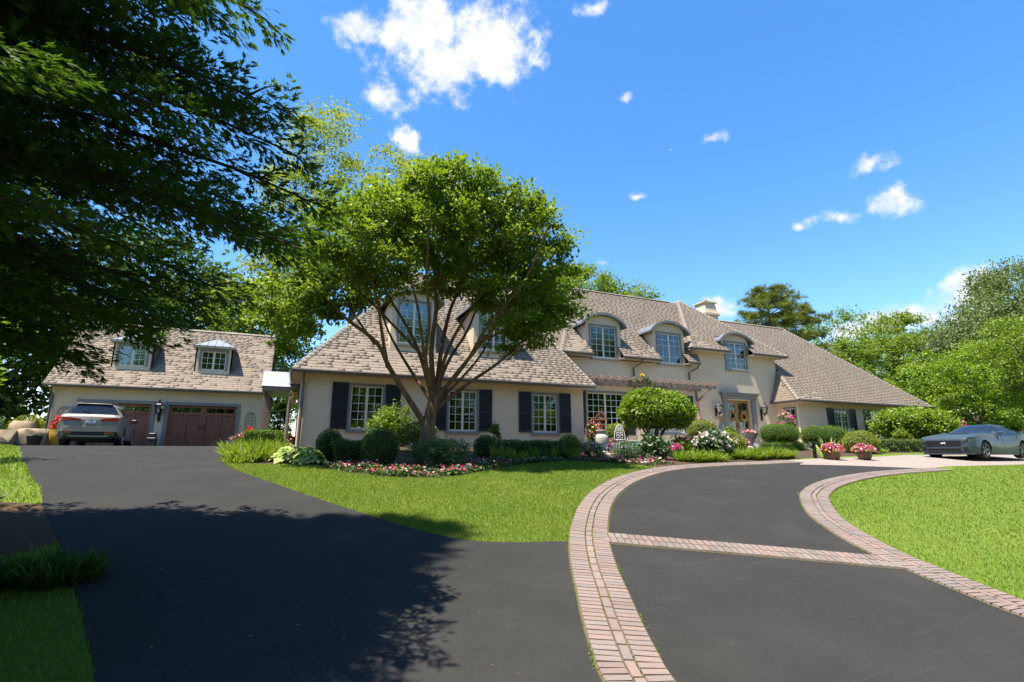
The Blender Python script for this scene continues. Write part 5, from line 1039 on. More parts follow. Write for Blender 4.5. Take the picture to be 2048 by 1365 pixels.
# --- centre garden
clipped('mophead_tree', 'round-headed lime green standard tree in the centre garden', g3(12.62, -5), [('e', (.15, 0, 1.5), (1.3, 1.15, .7)), ('e', (-.3, 0, 1.72), (.85, .85, .58)), ('e', (.55, .1, 1.7), (.75, .8, .55))], 'lv_lime', 900, .13, 'leaf', cat='tree', jit=.07, core='corey', stems=False)
T_ = bpy.data.objects['mophead_tree']; mb = MB(); b = g3(12.62, -5)
for k in range(7):
    a = k*.9; mb.tube([(b[0]+.08*math.cos(a), b[1]+.08*math.sin(a), b[2]-.05), (b[0]+.25*math.cos(a), b[1]+.2*math.sin(a), b[2]+.55), (b[0]+.8*math.cos(a), b[1]+.6*math.sin(a), b[2]+1.3)], [.06, .045, .02], 6)
mb.build('trunk', MAT['bark'], T_, True)
bushy('rhododendron', 'glossy dark-leaved bush below the round-headed tree', g3(9.95, -8.3), (.45, .42), .8, 'lv_gloss', 1300, .13, 'leaf', up=.5)
bushy('white_peony', 'cream-flowered bush at the curve of the drive', g3(12.55, -8.1), (.72, .6), .85, 'lv_gloss', 1900, .14, 'leaf', ('fl_white', 64, .12), up=.5)
bushy('blue_perennials', 'silvery lavender drift around the stone pedestal', g3(8.2, -7.5), (.55, .4), .45, 'lv_silver', 2200, .08, 'narrow', ('fl_lav', 120, .04), cat='plant')
bushy('blue_perennials', 'silvery green drift right of the stone pedestal', g3(9.5, -7.7), (.75, .45), .5, 'lv_silver', 2800, .09, 'narrow', ('fl_lav', 90, .04), cat='plant')
bushy('green_perennials', 'fresh green perennials behind the clipped pot ball', g3(13.4, -6.0), (.8, .5), .6, 'lv_lily', 1800, .1, 'leaf', ('fl_pink', 26, .09), cat='plant')
bushy('petunia_clump', 'magenta and yellow petunias behind the pedestal', g3(9.35, -6.6), (.28, .25), .5, 'lv_bedleaf', 600, .06, 'leaf', ('fl_mix', 60, .09), cat='flowers')
bushy('petunia_clump', 'purple-red petunias beside the glossy bush', g3(11.6, -7.2), (.35, .28), .4, 'lv_bedleaf', 600, .06, 'leaf', ('fl_pink', 60, .09), cat='flowers')
bushy('wall_flowers', 'tall mixed flowers in the corner by the first large window', g3(12.6, -.6), (.32, .3), 1.25, 'lv_bedleaf', 1300, .08, 'leaf', ('fl_mix', 50, .11), cat='flowers')
fi = [i for i, p in enumerate(bf) if 6.9 < p[0] < 8.7]
bedding('bedding_flowers', 'salmon bedding flowers at the lawn corner by the brick edge', [(7.3, -8.75), (8.5, -9.7), (9.6, -9.6), (9.6, -9.1), (8.3, -8.4)], 130, 'fl_sal', .08)
OG = 'tufted border grass along the drive'
for x, y, rx, ry, h, n, lb in ((10.9, -8.85, .62, .42, .42, 900, 'tufted grass beside the glossy bush at the drive'), (11.75, -8.75, .5, .4, .4, 700, 'tufted grass in front of the cream-flowered bush'), (13.75, -8.35, .75, .45, .46, 1100, 'broad tufted grass right of the cream-flowered bush'), (14.9, -8.15, .75, .45, .46, 1100, 'tufted grass below the double-headed topiary'), (15.75, -7.95, .45, .4, .42, 600, 'last tuft of the grass border by the paved apron')):
    strap('border_grass', lb, g3(x, y), rx, ry, h, n, 'lv_lily', OG, spread=.9)
# clipped pots, urns, ornaments
def pot_ball(label, x, y, z, r, h, potp, pm, leaf='lv_boxy'):
    T = clipped('clipped_pot_ball', label, (x, y, z), [('e', (0, 0, h+r*.62), (r, r, r*.72))], leaf, 1500, .05, cat='planter', core='corey', stems=False); MB().lathe(potp, 20, (x, y, z)).build('pot', MAT[pm], T, True)
pot_ball('clipped golden ball in a stone trough behind the mop-headed tree', 12.0, -3.4, -.08, .45, .42, [(.28, 0), (.34, .36), (.38, .38), (.38, .45), (.3, .45)], 'pinkstone'); pot_ball('large clipped golden ball in a pinkish pot left of the birdbath', 16.4, -3.5, -.08, .58, .5, [(.32, 0), (.4, .42), (.45, .45), (.45, .52), (.36, .52)], 'pinkstone')
clipped('cone_box', 'small rounded bush before the left door', (20.75, -.8, .02), [('e', (0, 0, .55), (.36, .36, .5))], 'lv_yew', 1500, .06)
clipped('golden_mound', 'low golden mound between cream bush and urn', g3(14.3, -6.8), [('e', (0, 0, .35), (.75, .6, .45))], 'lv_boxy', 1300, .055, core='corey')
def pedestal(T, prof, loc, pm='stone', n=20): return MB().lathe(prof, n, loc).build('pedestal', MAT[pm], T, True)
b = g3(8.8, -7.2); T = thing('armillary', 'rusty armillary sphere on a pale stone urn pedestal', 'ornament', b)
MB().bev(b[0]-.27, b[0]+.27, b[1]-.27, b[1]+.27, b[2]-.05, b[2]+.08, .02).build('plinth', MAT['stone'], T)
pedestal(T, [(.21, .08), (.2, .13), (.1, .19), (.11, .24), (.17, .3), (.2, .42), (.205, .56), (.2, .6), (.17, .66), (.12, .7), (.14, .74), (.19, .78), (.19, .81), (.05, .81)], b)
s = (b[0], b[1], b[2]+1.12); mb = MB(); mb.torus(s, .22, .012, 28, 6, 'z').torus(s, .22, .012, 28, 6, 'x').torus(s, .21, .012, 28, 6, 'y').bar((s[0]-.04, s[1], s[2]-.33), (s[0]+.04, s[1], s[2]+.36), .03, .03).lathe([(.03, .8), (.02, .95), (.05, .97), (.01, .99)], 8, b).sphere((s[0], s[1], s[2]), .05, 8, 6); mb.build('sphere_rings', MAT['rust'], T)
def iron_chair(label, x, y, rz):
    T = thing('garden_chair', label, 'chair', g3(x, y), rz, 'white garden chairs'); mb = MB()
    mb.lathe([(.01, .43), (.21, .43), (.215, .45), (.2, .46), (.01, .46)], 16); mb.build('seat', MAT['whiteiron'], T, local=True)
    for a in (.8, 2.35, 3.95, 5.5): MB().tube([(.17*math.cos(a), .17*math.sin(a), .44), (.2*math.cos(a), .2*math.sin(a), .2), (.24*math.cos(a), .24*math.sin(a), 0)], .014, 6).build('leg', MAT['whiteiron'], T, local=True)
    mb = MB(); n = 12; mb.tube([(.2*math.cos(math.pi*i/n), .17, .46+.52*math.sin(math.pi*i/n)) for i in range(n+1)], .01, 6)
    for k in range(5): zz = .58+k*.08; mb.torus((-.07, .17, zz), .055, .005, 12, 5, 'y').torus((.07, .17, zz), .055, .005, 12, 5, 'y')
    mb.torus((0, .17, .88), .06, .008, 12, 5, 'y'); mb.build('backrest', MAT['whiteiron'], T, local=True)
iron_chair('white openwork iron garden chair right of the pedestal', 10.45, -5.9, R(-15)); 
T = thing('garden_bench', 'low garden bench with teal cushions between chair and tree', 'bench', g3(11.15, -5.8)); b = np.array(g3(11.15, -5.8))
MB().bev(b[0]-.45, b[0]+.45, b[1]-.2, b[1]+.2, b[2]+.38, b[2]+.43, .01).build('seat', MAT['stone'], T)
for s in (-1, 1): MB().bev(b[0]+s*.33-.06, b[0]+s*.33+.06, b[1]-.16, b[1]+.16, b[2]-.03, b[2]+.38, .02).build('leg', MAT['stone'], T)
for s in (-1, 1): MB().bev(b[0]+s*.2-.17, b[0]+s*.2+.17, b[1]-.21, b[1]+.15, b[2]+.16, b[2]+.36, .05).build('cushion', MAT['teal'], T, True)
b = (18.0, -3.0, -.05); T = thing('birdbath', 'pale stone figure birdbath left of the front doors', 'birdbath', b)
MB().lathe([(.26, 0), (.27, .12), (.16, .2), (.14, .42), (.22, .5), (.23, .56), (.1, .58)], 18, b).build('base', MAT['stone'], T, True)
MB().tube([(18.0, -3, .5), (18.03, -3, .68), (17.97, -3, .9), (18.02, -3, 1.08), (18.0, -3, 1.25)], [.1, .09, .12, .075, .06], 10).tube([(17.97, -3, .98), (17.86, -3.03, .9), (17.84, -3.05, 1.05)], [.035, .028, .02], 6).tube([(18.05, -3, 1.0), (18.13, -3.03, 1.1), (18.1, -3, 1.24)], [.035, .028, .02], 6).build('figure', MAT['stone'], T, True)
MB().lathe([(.06, 1.25), (.2, 1.32), (.36, 1.42), (.38, 1.46), (.33, 1.45), (.05, 1.38)], 20, b).build('bowl', MAT['stone'], T, True)
potted('urn', 'stone urn with red flowers in front of the right door', (19.75, -3.0, -.05), [(.24, 0), (.24, .1), (.14, .16), (.12, .3), (.2, .4), (.34, .62), (.38, .7), (.4, .74)], 'stone', .26, .16, 'lv_bedleaf', 'fl_sal', 30, .1, 500)
potted('planter', 'round blue-grey pot with pink flowers beside the urn', (15.95, -5.5, -.19), [(.16, 0), (.24, .2), (.22, .38), (.24, .4)], 'bluepot', .26, .2, 'lv_bedleaf', 'fl_red', 40, .09, 500)
potted('planter', 'low stone bowl of salmon flowers behind the cream bush', (15.6, -4.6, -.13), [(.2, 0), (.12, .2), (.3, .46), (.42, .5), (.44, .54)], 'pinkstone', .4, .2, 'lv_lily', 'fl_sal', 60, .09, 700)
potted('planter', 'small pot of bright red and violet flowers near the door path', (16.9, -5.2, -.17), [(.16, 0), (.2, .28), (.22, .3)], 'terra', .28, .24, 'lv_bedleaf', 'fl_mix', 60, .1, 500)
# cloud-pruned junipers and the right end of the garden
CJ = 'feathery clipped junipers by the entrance'
clipped('cloud_topiary', 'double-headed feathery topiary over a low hedge right of the doors', g3(20.5, -4), [('e', (-.4, 0, .72), (.56, .5, .42)), ('e', (.28, -.05, .73), (.68, .55, .45)), ('b', (.05, -.1, .12), (1.0, .45, .2))], 'lv_yew', 2600, .055, 'narrow', CJ, jit=.06)
clipped('cloud_topiary', 'double-headed feathery topiary before the right wing', g3(23.6, -4), [('e', (-.65, .1, .68), (.58, .5, .45)), ('e', (.25, -.1, .65), (.78, .6, .5)), ('b', (.1, -.1, .08), (.75, .45, .2))], 'lv_yew', 2600, .055, 'narrow', CJ, jit=.06)
clipped('golden_mound', 'yellow-green clipped mound in front of the right wing', g3(22.6, -6.3), [('e', (0, 0, .42), (.72, .6, .5)), ('e', (.45, .5, .5), (.5, .5, .42))], 'lv_boxy', 1500, .05, core='corey')
clipped('boxwood_hedge', 'clipped hedge left of the blue-grey car', g3(27.5, -5), [('b', (0, 0, .25), (1.75, .35, .28))], 'lv_box', 1300, .05)
strap('strap_grass', 'reddish-green low tufts between mound and hedge', g3(24.0, -6.1), .5, .3, .32, 350, 'lv_lily')
potted('flower_pot', 'dark pot of pink and red flowers on the apron, left of two', g3(17.18, -8.8), [(.17, 0), (.24, .14), (.22, .26), (.23, .28)], 'brownpot', .38, .3, 'lv_bedleaf', 'fl_pot', 230, .062, 900, group='flower pots on the apron')
potted('flower_pot', 'dark pot of pink and red flowers on the apron, right of two', g3(18.7, -8.9), [(.17, 0), (.24, .14), (.22, .26), (.23, .28)], 'brownpot', .38, .3, 'lv_bedleaf', 'fl_pot', 230, .062, 900, group='flower pots on the apron')
b = g3(16.95, -8.3); T = thing('metal_post', 'dark metal post with flat top by the apron', 'light', b)  # plain dark post with a flat bar, no light source
MB().bev(b[0]-.045, b[0]+.045, b[1]-.045, b[1]+.045, b[2]-.02, b[2]+.52, .008).build('post', MAT['iron'], T); MB().bev(b[0]-.08, b[0]+.42, b[1]-.08, b[1]+.08, b[2]+.522, b[2]+.56, .01).build('arm', MAT['iron'], T)
strap('spiky_grass', 'thin spiky grass behind the left flower pot', g3(17.6, -8.3), .2, .2, .8, 50, 'lv_hosta', spread=.25)
bushy('rose_bush', 'salmon standard rose above the double-headed topiary', (24.75, -1.0, .02), (.5, .45), 1.6, 'lv_box', 1200, .09, 'leaf', ('fl_sal', 38, .15), zc=.75)
bushy('small_shrub', 'pale fine-leaved shrub under the right wing window', g3(29.5, -1.3), (.5, .4), 1.25, 'lv_silver', 1400, .08)
bushy('blue_perennials', 'lavender haze between topiary and golden mound', g3(25.2, -4.6), (.6, .4), .75, 'lv_silver', 1500, .1, 'narrow', ('fl_lav', 160, .06), cat='plant')
bushy('small_shrub', 'light green bush between hedge and round-topped shrub tree', g3(31.6, -2.8), (.75, .5), 1.25, 'lv_mid', 1500, .11)
bs_ = g3(34.2, -2); stm = [[(34.2, -2, -.1, .12), (34.2+.25*math.cos(a), -2+.25*math.sin(a), .5, .08), (34.2+1.5*math.cos(a), -2+1.1*math.sin(a), 1.35, .03)] for a in (.3, 1.4, 2.5, 3.5, 4.6, 5.6)]
tree('shrub_tree', 'low spreading bright green shrub tree at the right wing end', bs_, stm, [(34.4, -2, 1.45, 2.6, 1.7, .75), (33.6, -2.2, 1.75, 1.7, 1.3, .55), (35.8, -2, 1.2, 1.4, 1.3, .7)], 240, 85, .22, .16, 'lv_lime', 'bark', shell=4, br=.03)
bushy('rose_bush', 'magenta climbing rose left of the car roof', g3(38.0, -2.2), (.9, .7), 1.75, 'lv_box', 1500, .12, 'leaf', ('fl_pink', 60, .2), zc=.55)
# lamps, wreaths, trellises and other small things
def lantern(label, x, y, z, s=1.):
    T = thing('wall_lantern', label, 'lamp', (x, y, z), group='black wall lanterns'); f = lambda *a: tuple(q*s for q in a)
    mb = MB(); mb.bev(*f(-.05, .05, -.03, 0, -.42, .12), .008*s); mb.tube([f(0, -.03, .0), f(0, -.16, .06), f(0, -.22, .3)], .014*s, 6); mb.tube([f(0, -.03, -.25), f(0, -.12, -.28), f(0, -.2, -.14)], .01*s, 6); mb.build('bracket', MAT['iron'], T, local=True)
    mb = MB(); c = (0, -.22*s, 0)
    mb.lathe([(.015*s, .42*s), (.03*s, .38*s), (.02*s, .34*s), (.06*s, .3*s), (.17*s, .2*s), (.175*s, .18*s), (.01*s, .18*s)], 6, c); mb.lathe([(.01*s, -.2*s), (.03*s, -.17*s), (.1*s, -.12*s), (.1*s, -.1*s), (.01*s, -.1*s)], 6, c)
    for k in range(6):
        a = k*math.pi/3; mb.bar((.15*s*math.cos(a), -.22*s+.15*s*math.sin(a), .19*s), (.09*s*math.cos(a), -.22*s+.09*s*math.sin(a), -.11*s), .014*s, .014*s)
    mb.build('cage', MAT['iron'], T, local=True)
    MB().lathe([(.085*s, -.1*s), (.14*s, .17*s)], 6, c).build('glass', MAT['glass'], T, local=True); MB().lathe([(.015*s, -.1*s), (.015*s, .02*s), (.01*s, .03*s)], 8, c).build('candle', MAT['lampglass'], T, local=True)
lantern('black wall lantern left of the front doors', 22.75, 1.99, 2.2, 1.3); lantern('black wall lantern right of the front doors', 26.4, 1.99, 2.25, 1.3); lantern('black wall lantern between the garage doors', -6.34, 9.49, 1.85, 1.3)
for x, lb in ((24.13, 'dried flower wreath on the left front door'), (25.12, 'dried flower wreath on the right front door')):
    T = thing('wreath', lb, 'wreath', (x, 2.16, 1.95), group='door wreaths'); MB().torus((0, 0, 0), .26, .05, 24, 6, 'y').build('ring', MAT['bark'], T, local=True)
    a = rng.rand(260)*6.283; P_ = np.stack([x+.26*np.cos(a), np.full(260, 2.12), 1.95+.26*np.sin(a)], 1)+rng.normal(size=(260, 3))*np.array([.05, .02, .05]); leaf_obj('blooms', MAT['fl_wreath'], T, [leaf_arrays('bloom', P_, rdir(260), rdir(260)*.6+np.array([0, -1., 0]), .085, rng.rand(260))])
def trellis(label, x, y, z, w, h):
    T = thing('wall_trellis', label, 'trellis', (x, y, z), group='iron trellises on the garage wall'); mb = MB(); n = 10
    mb.tube([(-w/2, 0, 0), (-w/2, 0, h*.75)]+[(-w/2*math.cos(math.pi*i/n), 0, h*.75+h*.25*math.sin(math.pi*i/n)) for i in range(1, n)]+[(w/2, 0, h*.75), (w/2, 0, 0)], .012, 5)
    for k in range(1, 3): mb.tube([(-w/2+w*k/3, 0, 0), (-w/2+w*k/3, 0, h*.95)], .008, 5)
    for k in range(5): mb.tube([(-w/2, 0, h*(.1+.16*k)), (w/2, 0, h*(.1+.16*k))], .008, 5)
    mb.torus((-.1, 0, h*.95), .08, .008, 12, 5, 'y').torus((.1, 0, h*.95), .08, .008, 12, 5, 'y'); mb.build('frame', MAT['slate'], T, local=True)
trellis('wrought iron trellis on the wall left of the garage doors', -10.1, 9.45, .75, .55, 1.15); trellis('pale scrolled trellis on the wall right of the garage doors', -2.25, 9.45, .9, .45, .95)
T = thing('delivery_box', 'black lidded box standing between the garage doors', 'box', (-6.42, 9.1, .1)); MB().bev(-6.62, -6.24, 8.95, 9.3, .1, .5, .02).build('box', MAT['blackpot'], T); MB().bev(-6.58, -6.28, 8.98, 9.28, .502, .72, .03).build('lid', MAT['blackpot'], T); MB().bev(-6.5, -6.36, 8.94, 8.948, .4, .46, .002).build('latch', MAT['chrome'], T)
for k, (z, lb) in enumerate(((2.15, 'upper terracotta pot with yellow plant on the post'), (1.85, 'lower terracotta pot hung on the post'))):
    potted('hanging_pot', lb, (-.24, 3.22, z), [(.06, 0), (.13, .2), (.15, .22)], 'terra', .12, .12, 'lv_boxy', None, 0, 0, 200, group='terracotta pots on the post')
for zz in (0,):
    pass
T = thing('climbing_vine', 'small yellow-leaved vine on the pergola beam', 'vine', (16.5, .85, 3.3)); tg = np.array([16.5, .8, 3.4])+rng.normal(size=(14, 3))*np.array([.35, .08, .14]); leaf_obj('foliage', MAT['lv_dark'], T, [cluster_leaves(tg, (16.2, .8, 3), 22, .12, .12)]); tg = np.array([16.55, .72, 3.72])+rng.normal(size=(4, 3))*.07; leaf_obj('bloom', MAT['fl_wreath'], T, [leaf_arrays('bloom', np.repeat(tg, 9, 0)+rng.normal(size=(36, 3))*.06, rdir(36), rdir(36)+np.array([0, -1, .3]), .12, rng.rand(36)*.35)])
T = thing('wire_obelisk', 'tall rusty wire obelisk before the right shutter', 'ornament', (18.6, -1.0, .02)); mb = MB()
for k in range(6):
    a = k*math.pi/3; mb.tube([(.2*math.cos(a), .2*math.sin(a), 0), (.24*math.cos(a), .24*math.sin(a), 1.0), (.12*math.cos(a+.5), .12*math.sin(a+.5), 1.7), (0, 0, 2.35)], .012, 5)
for z, r in ((.4, .22), (.9, .24), (1.4, .19)): mb.torus((0, 0, z), r, .01, 16, 5)
mb.build('wires', MAT['rust'], T, local=True)
# ------------------------------------------------------------------ cars (local: nose towards -x, wheels on z = 0)
def interp(keys, x):
    xs = [k[0] for k in keys]; ys = [k[1] for k in keys]; i = np.clip(np.searchsorted(xs, x)-1, 0, len(xs)-2)
    t = np.clip((x-xs[i])/(xs[i+1]-xs[i]), 0, 1)
    m = lambda j: 0 if j in (0, len(xs)-1) else (ys[j+1]-ys[j-1])/(xs[j+1]-xs[j-1])
    h = xs[i+1]-xs[i]; return (2*t**3-3*t**2+1)*ys[i]+(t**3-2*t**2+t)*h*m(i)+(-2*t**3+3*t**2)*ys[i+1]+(t**3-t**2)*h*m(i+1)
def car_shell(L, bot, belt, top, wbelt, wtop, wbot, nst=64, bulge=.03, ends=(.0, .0)):
    """closed loft; returns verts, faces, tags (station, ring index)"""
    u = np.linspace(0, 1, nst); xs = L*(u-.055*np.sin(2*math.pi*u)*1.); xs[0], xs[-1] = 0, L; rings = []; info = []
    for x in xs:
        zb, zl, zt, wl, wt, wb = [interp(k, x) for k in (bot, belt, top, wbelt, wtop, wbot)]
        zt = max(zt, zl+.004); P_ = [(0, zb), (wb*.5, zb), (wb*.93, zb)]
        for t in np.linspace(0, 1, 8):           # body side
            z = zb+.03+(zl-zb-.03)*t; w = wb+(wl-wb)*t+bulge*math.sin(math.pi*min(1, t*1.15))
            P_.append((w, z))
        for t in np.linspace(.2, 1, 5):          # greenhouse side
            w = wl+(wt-wl)*t+.012*math.sin(math.pi*t); P_.append((w, zl+(zt-.05*min(1, (zt-zl)*3)-zl)*t))
        for t in (.25, .5, .75, 1.): P_.append((wt*(1-t)*(1), zt-.05*min(1, (zt-zl)*3)*(1-t)**2.2))
        rings.append(P_)
    h = len(rings[0]); n = 2*h-2; V = []; F = []; info = []
    for x, P_ in zip(xs, rings):
        V += [(x, -w, z) for w, z in P_]; V += [(x, w, z) for w, z in P_[-2:0:-1]]
    for i in range(len(xs)-1):
        for j in range(n):
            F.append((i*n+j, i*n+(j+1) % n, (i+1)*n+(j+1) % n, (i+1)*n+j)); jj = j if j < h-1 else n-1-j
            info.append(((xs[i]+xs[i+1])/2, jj, j < h-1))
    F.append(tuple(range(n-1, -1, -1))); info.append((0, -1, True)); F.append(tuple(range((len(xs)-1)*n, len(xs)*n))); info.append((L, -1, True))
    return V, F, info
def submesh(name, V, F, mat, off=0., smooth=True):
    idx = sorted({i for f in F for i in f}); mp = {i: k for k, i in enumerate(idx)}; me = bpy.data.meshes.new(name)
    me.from_pydata([V[i] for i in idx], [], [tuple(mp[i] for i in f) for f in F]); me.materials.append(mat)
    bm = bmesh.new(); bm.from_mesh(me); bmesh.ops.recalc_face_normals(bm, faces=bm.faces); bm.to_mesh(me); bm.free()
    me.polygons.foreach_set('use_smooth', [smooth]*len(me.polygons)); me.set_sharp_from_angle(angle=R(55)); return me
def cut_wheels(me, cuts, rad, ymin, ymax):
    o = bpy.data.objects.new('tmp', me); COL.objects.link(o); tmp = []
    for cx, cz in cuts:
        for s in (-1, 1):
            c = MB(); n = 36; c.prism([(cx+rad*math.cos(2*math.pi*k/n), s*ymin, cz+rad*math.sin(2*math.pi*k/n)) for k in range(n)], (0, s*(ymax-ymin), 0)); cm = c.mesh('cut', MAT['carblack']); co = bpy.data.objects.new('cut', cm); COL.objects.link(co); tmp.append(co)
            m = o.modifiers.new('b', 'BOOLEAN'); m.operation = 'DIFFERENCE'; m.object = co; m.solver = 'EXACT'
    bpy.context.view_layer.update(); dg = bpy.context.evaluated_depsgraph_get(); r = bpy.data.meshes.new_from_object(o.evaluated_get(dg))
    for q in tmp+[o]: bpy.data.objects.remove(q)
    return r
def wheel(T, x, y, r, w, side, spokes, rim, split=2):
    tz = MB().lathe([(r*.68, -w*.4), (r*.7, -w/2), (r*.9, -w/2), (r*.985, -w*.36), (r, -w*.2), (r, w*.2), (r*.985, w*.36), (r*.9, w/2), (r*.7, w/2), (r*.68, w*.4)], 36, cap=False)
    rot = Matrix.Translation((x, y, r))@Matrix.Rotation(R(90), 4, 'X')
    W_ = link('wheel', tz.mesh('wheel', MAT['tyre'], True), T, mat4=rot); s = 1 if side < 0 else -1
    m = MB(); m.lathe([(r*.7, w*.5*s), (r*.665, w*.5*s), (r*.64, w*.3*s), (r*.62, -w*.3*s), (r*.6, -w*.32*s), (r*.6, w*.3*s)], 36, cap=False)
    for k in range(spokes):
        for q in ((-1, 1) if split == 2 else (0,)):
            a = 2*math.pi*k/spokes; b = a+q*.16; m.bar((r*.12*math.cos(a), r*.12*math.sin(a), w*.36*s), (r*.66*math.cos(b), r*.66*math.sin(b), w*.4*s), .05, .04, (0, 0, 1))
    m.lathe([(.001, w*.42*s), (r*.16, w*.42*s), (r*.18, w*.3*s), (.001, w*.3*s)], 20); link('rim', m.mesh('rim', rim), W_)
    d = MB().lathe([(.001, w*.05*s), (r*.5, w*.05*s), (r*.5, 0), (.001, 0)], 28); link('brake_disc', d.mesh('brake_disc', MAT['rimlight']), W_); return W_
def make_car(T, V, F, info, paint, is_glass, wheels, wr, ymin, ymax):
    g = {}
    bodyF = []
    for f, i in zip(F, info):
        k = is_glass(*i)
        if k: g.setdefault(k, []).append(f)
        bodyF.append(f)
    me = submesh('body', V, bodyF, MAT[paint]); me = cut_wheels(me, wheels, wr, ymin, ymax); me.polygons.foreach_set('use_smooth', [True]*len(me.polygons)); me.set_sharp_from_angle(angle=R(55))
    if not me.materials: me.materials.append(MAT[paint])
    link('body', me, T)
    for k, fs_ in g.items():
        m2 = submesh(k, V, fs_, MAT['carglass']); m2.vertices.foreach_get
        co = np.zeros(len(m2.vertices)*3); m2.vertices.foreach_get('co', co); no = np.zeros(len(m2.vertices)*3); m2.vertices.foreach_get('normal', no); m2.vertices.foreach_set('co', co+no*.006); m2.update(); link(k.split('|')[0], m2, T)
    MB().box(wheels[0][0]-.5, wheels[1][0]+.5, -ymin+.02, ymin-.02, .2, .62).build('underbody', MAT['carblack'], T, local=True)
# ---- coupe
CT = thing('parked_coupe', 'blue-grey two-door sports coupe parked on the apron at right', 'car', (23.78, -8.8, float(gz(-8.8))+.012), 0)
V, F, info = car_shell(4.78, [(0, .2), (.3, .17), (2, .16), (4.2, .2), (4.78, .36)], [(0, .73), (.05, .785), (.14, .82), (.5, .87), (1.3, .94), (2.2, .93), (3.4, .98), (4.4, 1.0), (4.78, .96)],
  [(0, .735), (.05, .8), (.14, .842), (.3, .88), (.6, .93), (1.3, 1.005), (1.72, 1.02), (2.5, 1.345), (2.85, 1.39), (3.3, 1.375), (4.15, 1.12), (4.4, 1.08), (4.65, 1.06), (4.78, .98)],
  [(0, .66), (.06, .76), (.2, .86), (.5, .925), (.9, .945), (1.8, .925), (2.6, .915), (3.6, .97), (4.2, .95), (4.6, .87), (4.78, .78)],
  [(0, .6), (.2, .7), (.9, .74), (1.72, .72), (2.5, .58), (2.9, .56), (3.4, .56), (4.1, .6), (4.5, .66), (4.78, .6)],
  [(0, .64), (.06, .76), (.2, .86), (.5, .93), (1, .94), (3.8, .94), (4.4, .9), (4.78, .78)])
def gl(x, j, s):
    if 1.78 < x < 2.55 and j >= 14: return 'windshield'
    if 3.32 < x < 4.1 and j >= 14: return 'rear_window'
    if 2.05 < x < 3.75 and 10 <= j <= 13 and (j > 10 or 2.2 < x < 3.6) and (x > 2.2 or j < 12) and (x < 3.5 or j < 12): return 'side_window|'+('L' if s else 'R')
make_car(CT, V, F, info, 'bluegrey', gl, [(.92, .345), (3.64, .35)], .385, .58, 1.2)
for x in (.92, 3.64):
    for s in (-1, 1): wheel(CT, x, s*.81, .345, .26, s, 5, MAT['rimdark'])
D = lambda name, mb, mat, par=CT: mb.build(name, MAT[mat], par, local=True, smooth=False)
def nose(y, z0=.0): return interp([(0, 0), (.66, .0), (.76, .06), (.86, .2), (.925, .5), (1, .9)], abs(y))
def fascia_patch(pts, t=.012, push=.0):
    """panel in y,z draped on the rounded nose"""
    mb = MB(); p = [(nose(y)-t-push, y, z) for y, z in pts]; mb.prism(p, (t+.03, 0, 0)); return mb
def front_panel(y0, y1, f0, f1, push=0., n=16):
    """strip between heights f0(y), f1(y) following the nose"""
    mb = MB(); ys = np.linspace(y0, y1, n+1)
    for a, b in zip(ys[:-1], ys[1:]): mb.add([(nose(a)-.012-push, a, f0(a)), (nose(b)-.012-push, b, f0(b)), (nose(b)-.012-push, b, f1(b)), (nose(a)-.012-push, a, f1(a)), (nose(a)+.03, a, f0(a)), (nose(b)+.03, b, f0(b)), (nose(b)+.03, b, f1(b)), (nose(a)+.03, a, f1(a))], [(0, 1, 2, 3), (3, 2, 6, 7), (0, 4, 5, 1), (0, 3, 7, 4), (1, 5, 6, 2)])
    return mb
D('grille', front_panel(-.6, .6, lambda y: .47+.06*max(0, abs(y)-.4)/.2, lambda y: .7-.01*abs(y)), 'carblack')
D('grille_bar', front_panel(-.56, .56, lambda y: .392, lambda y: .462, .016), 'bluegrey')
D('lower_intake', front_panel(-.58, .58, lambda y: .23, lambda y: .385-.03*abs(y)), 'carblack')
D('splitter', front_panel(-.86, .86, lambda y: .165, lambda y: .215, .03), 'bluegrey')
for s in (-1, 1):
    y0, y1 = sorted((s*.62, s*.9)); D('headlight', front_panel(y0, y1, lambda y: .63+.1*(abs(y)-.62), lambda y: .705+.12*(abs(y)-.62), .004, 8), 'headlamp')
    for q in range(3): yy = s*(.66+.07*q); D('lamp_bar', fascia_patch([(yy-.022, .645+.015*q), (yy+.022, .645+.015*q), (yy+.022, .695+.012*q), (yy-.022, .695+.012*q)], .006, .02), 'chrome')
    y0, y1 = sorted((s*.64, s*.88)); D('side_vent', front_panel(y0, y1, lambda y: .29+.0*abs(y), lambda y: .47-.22*abs(abs(y)-.76), .004, 8), 'carblack')
    mb = MB(); mb.bev(2.12-.09, 2.12+.07, s*.99-.1, s*.99+.1, .96, 1.07, .03); D('mirror', mb, 'bluegrey')
    D('sill_trim', MB().bev(1.4, 3.2, min(s*.9, s*.965), max(s*.9, s*.965), .15, .2, .01), 'carblack'); D('door_handle', MB().bev(3.0, 3.2, min(s*.945, s*.965), max(s*.945, s*.965), .8, .835, .008), 'bluegrey')
    dl = MB().box(1.9, 1.908, min(s*.93, s*.954), max(s*.93, s*.954), .28, .9).box(3.28, 3.288, min(s*.93, s*.966), max(s*.93, s*.966), .3, .93); D('door_gap', dl, 'carblack')
    y0, y1 = sorted((s*.45, s*.84)); D('tail_light', MB().bev(4.74, 4.8, y0, y1, .78, .9, .01), 'redlamp')
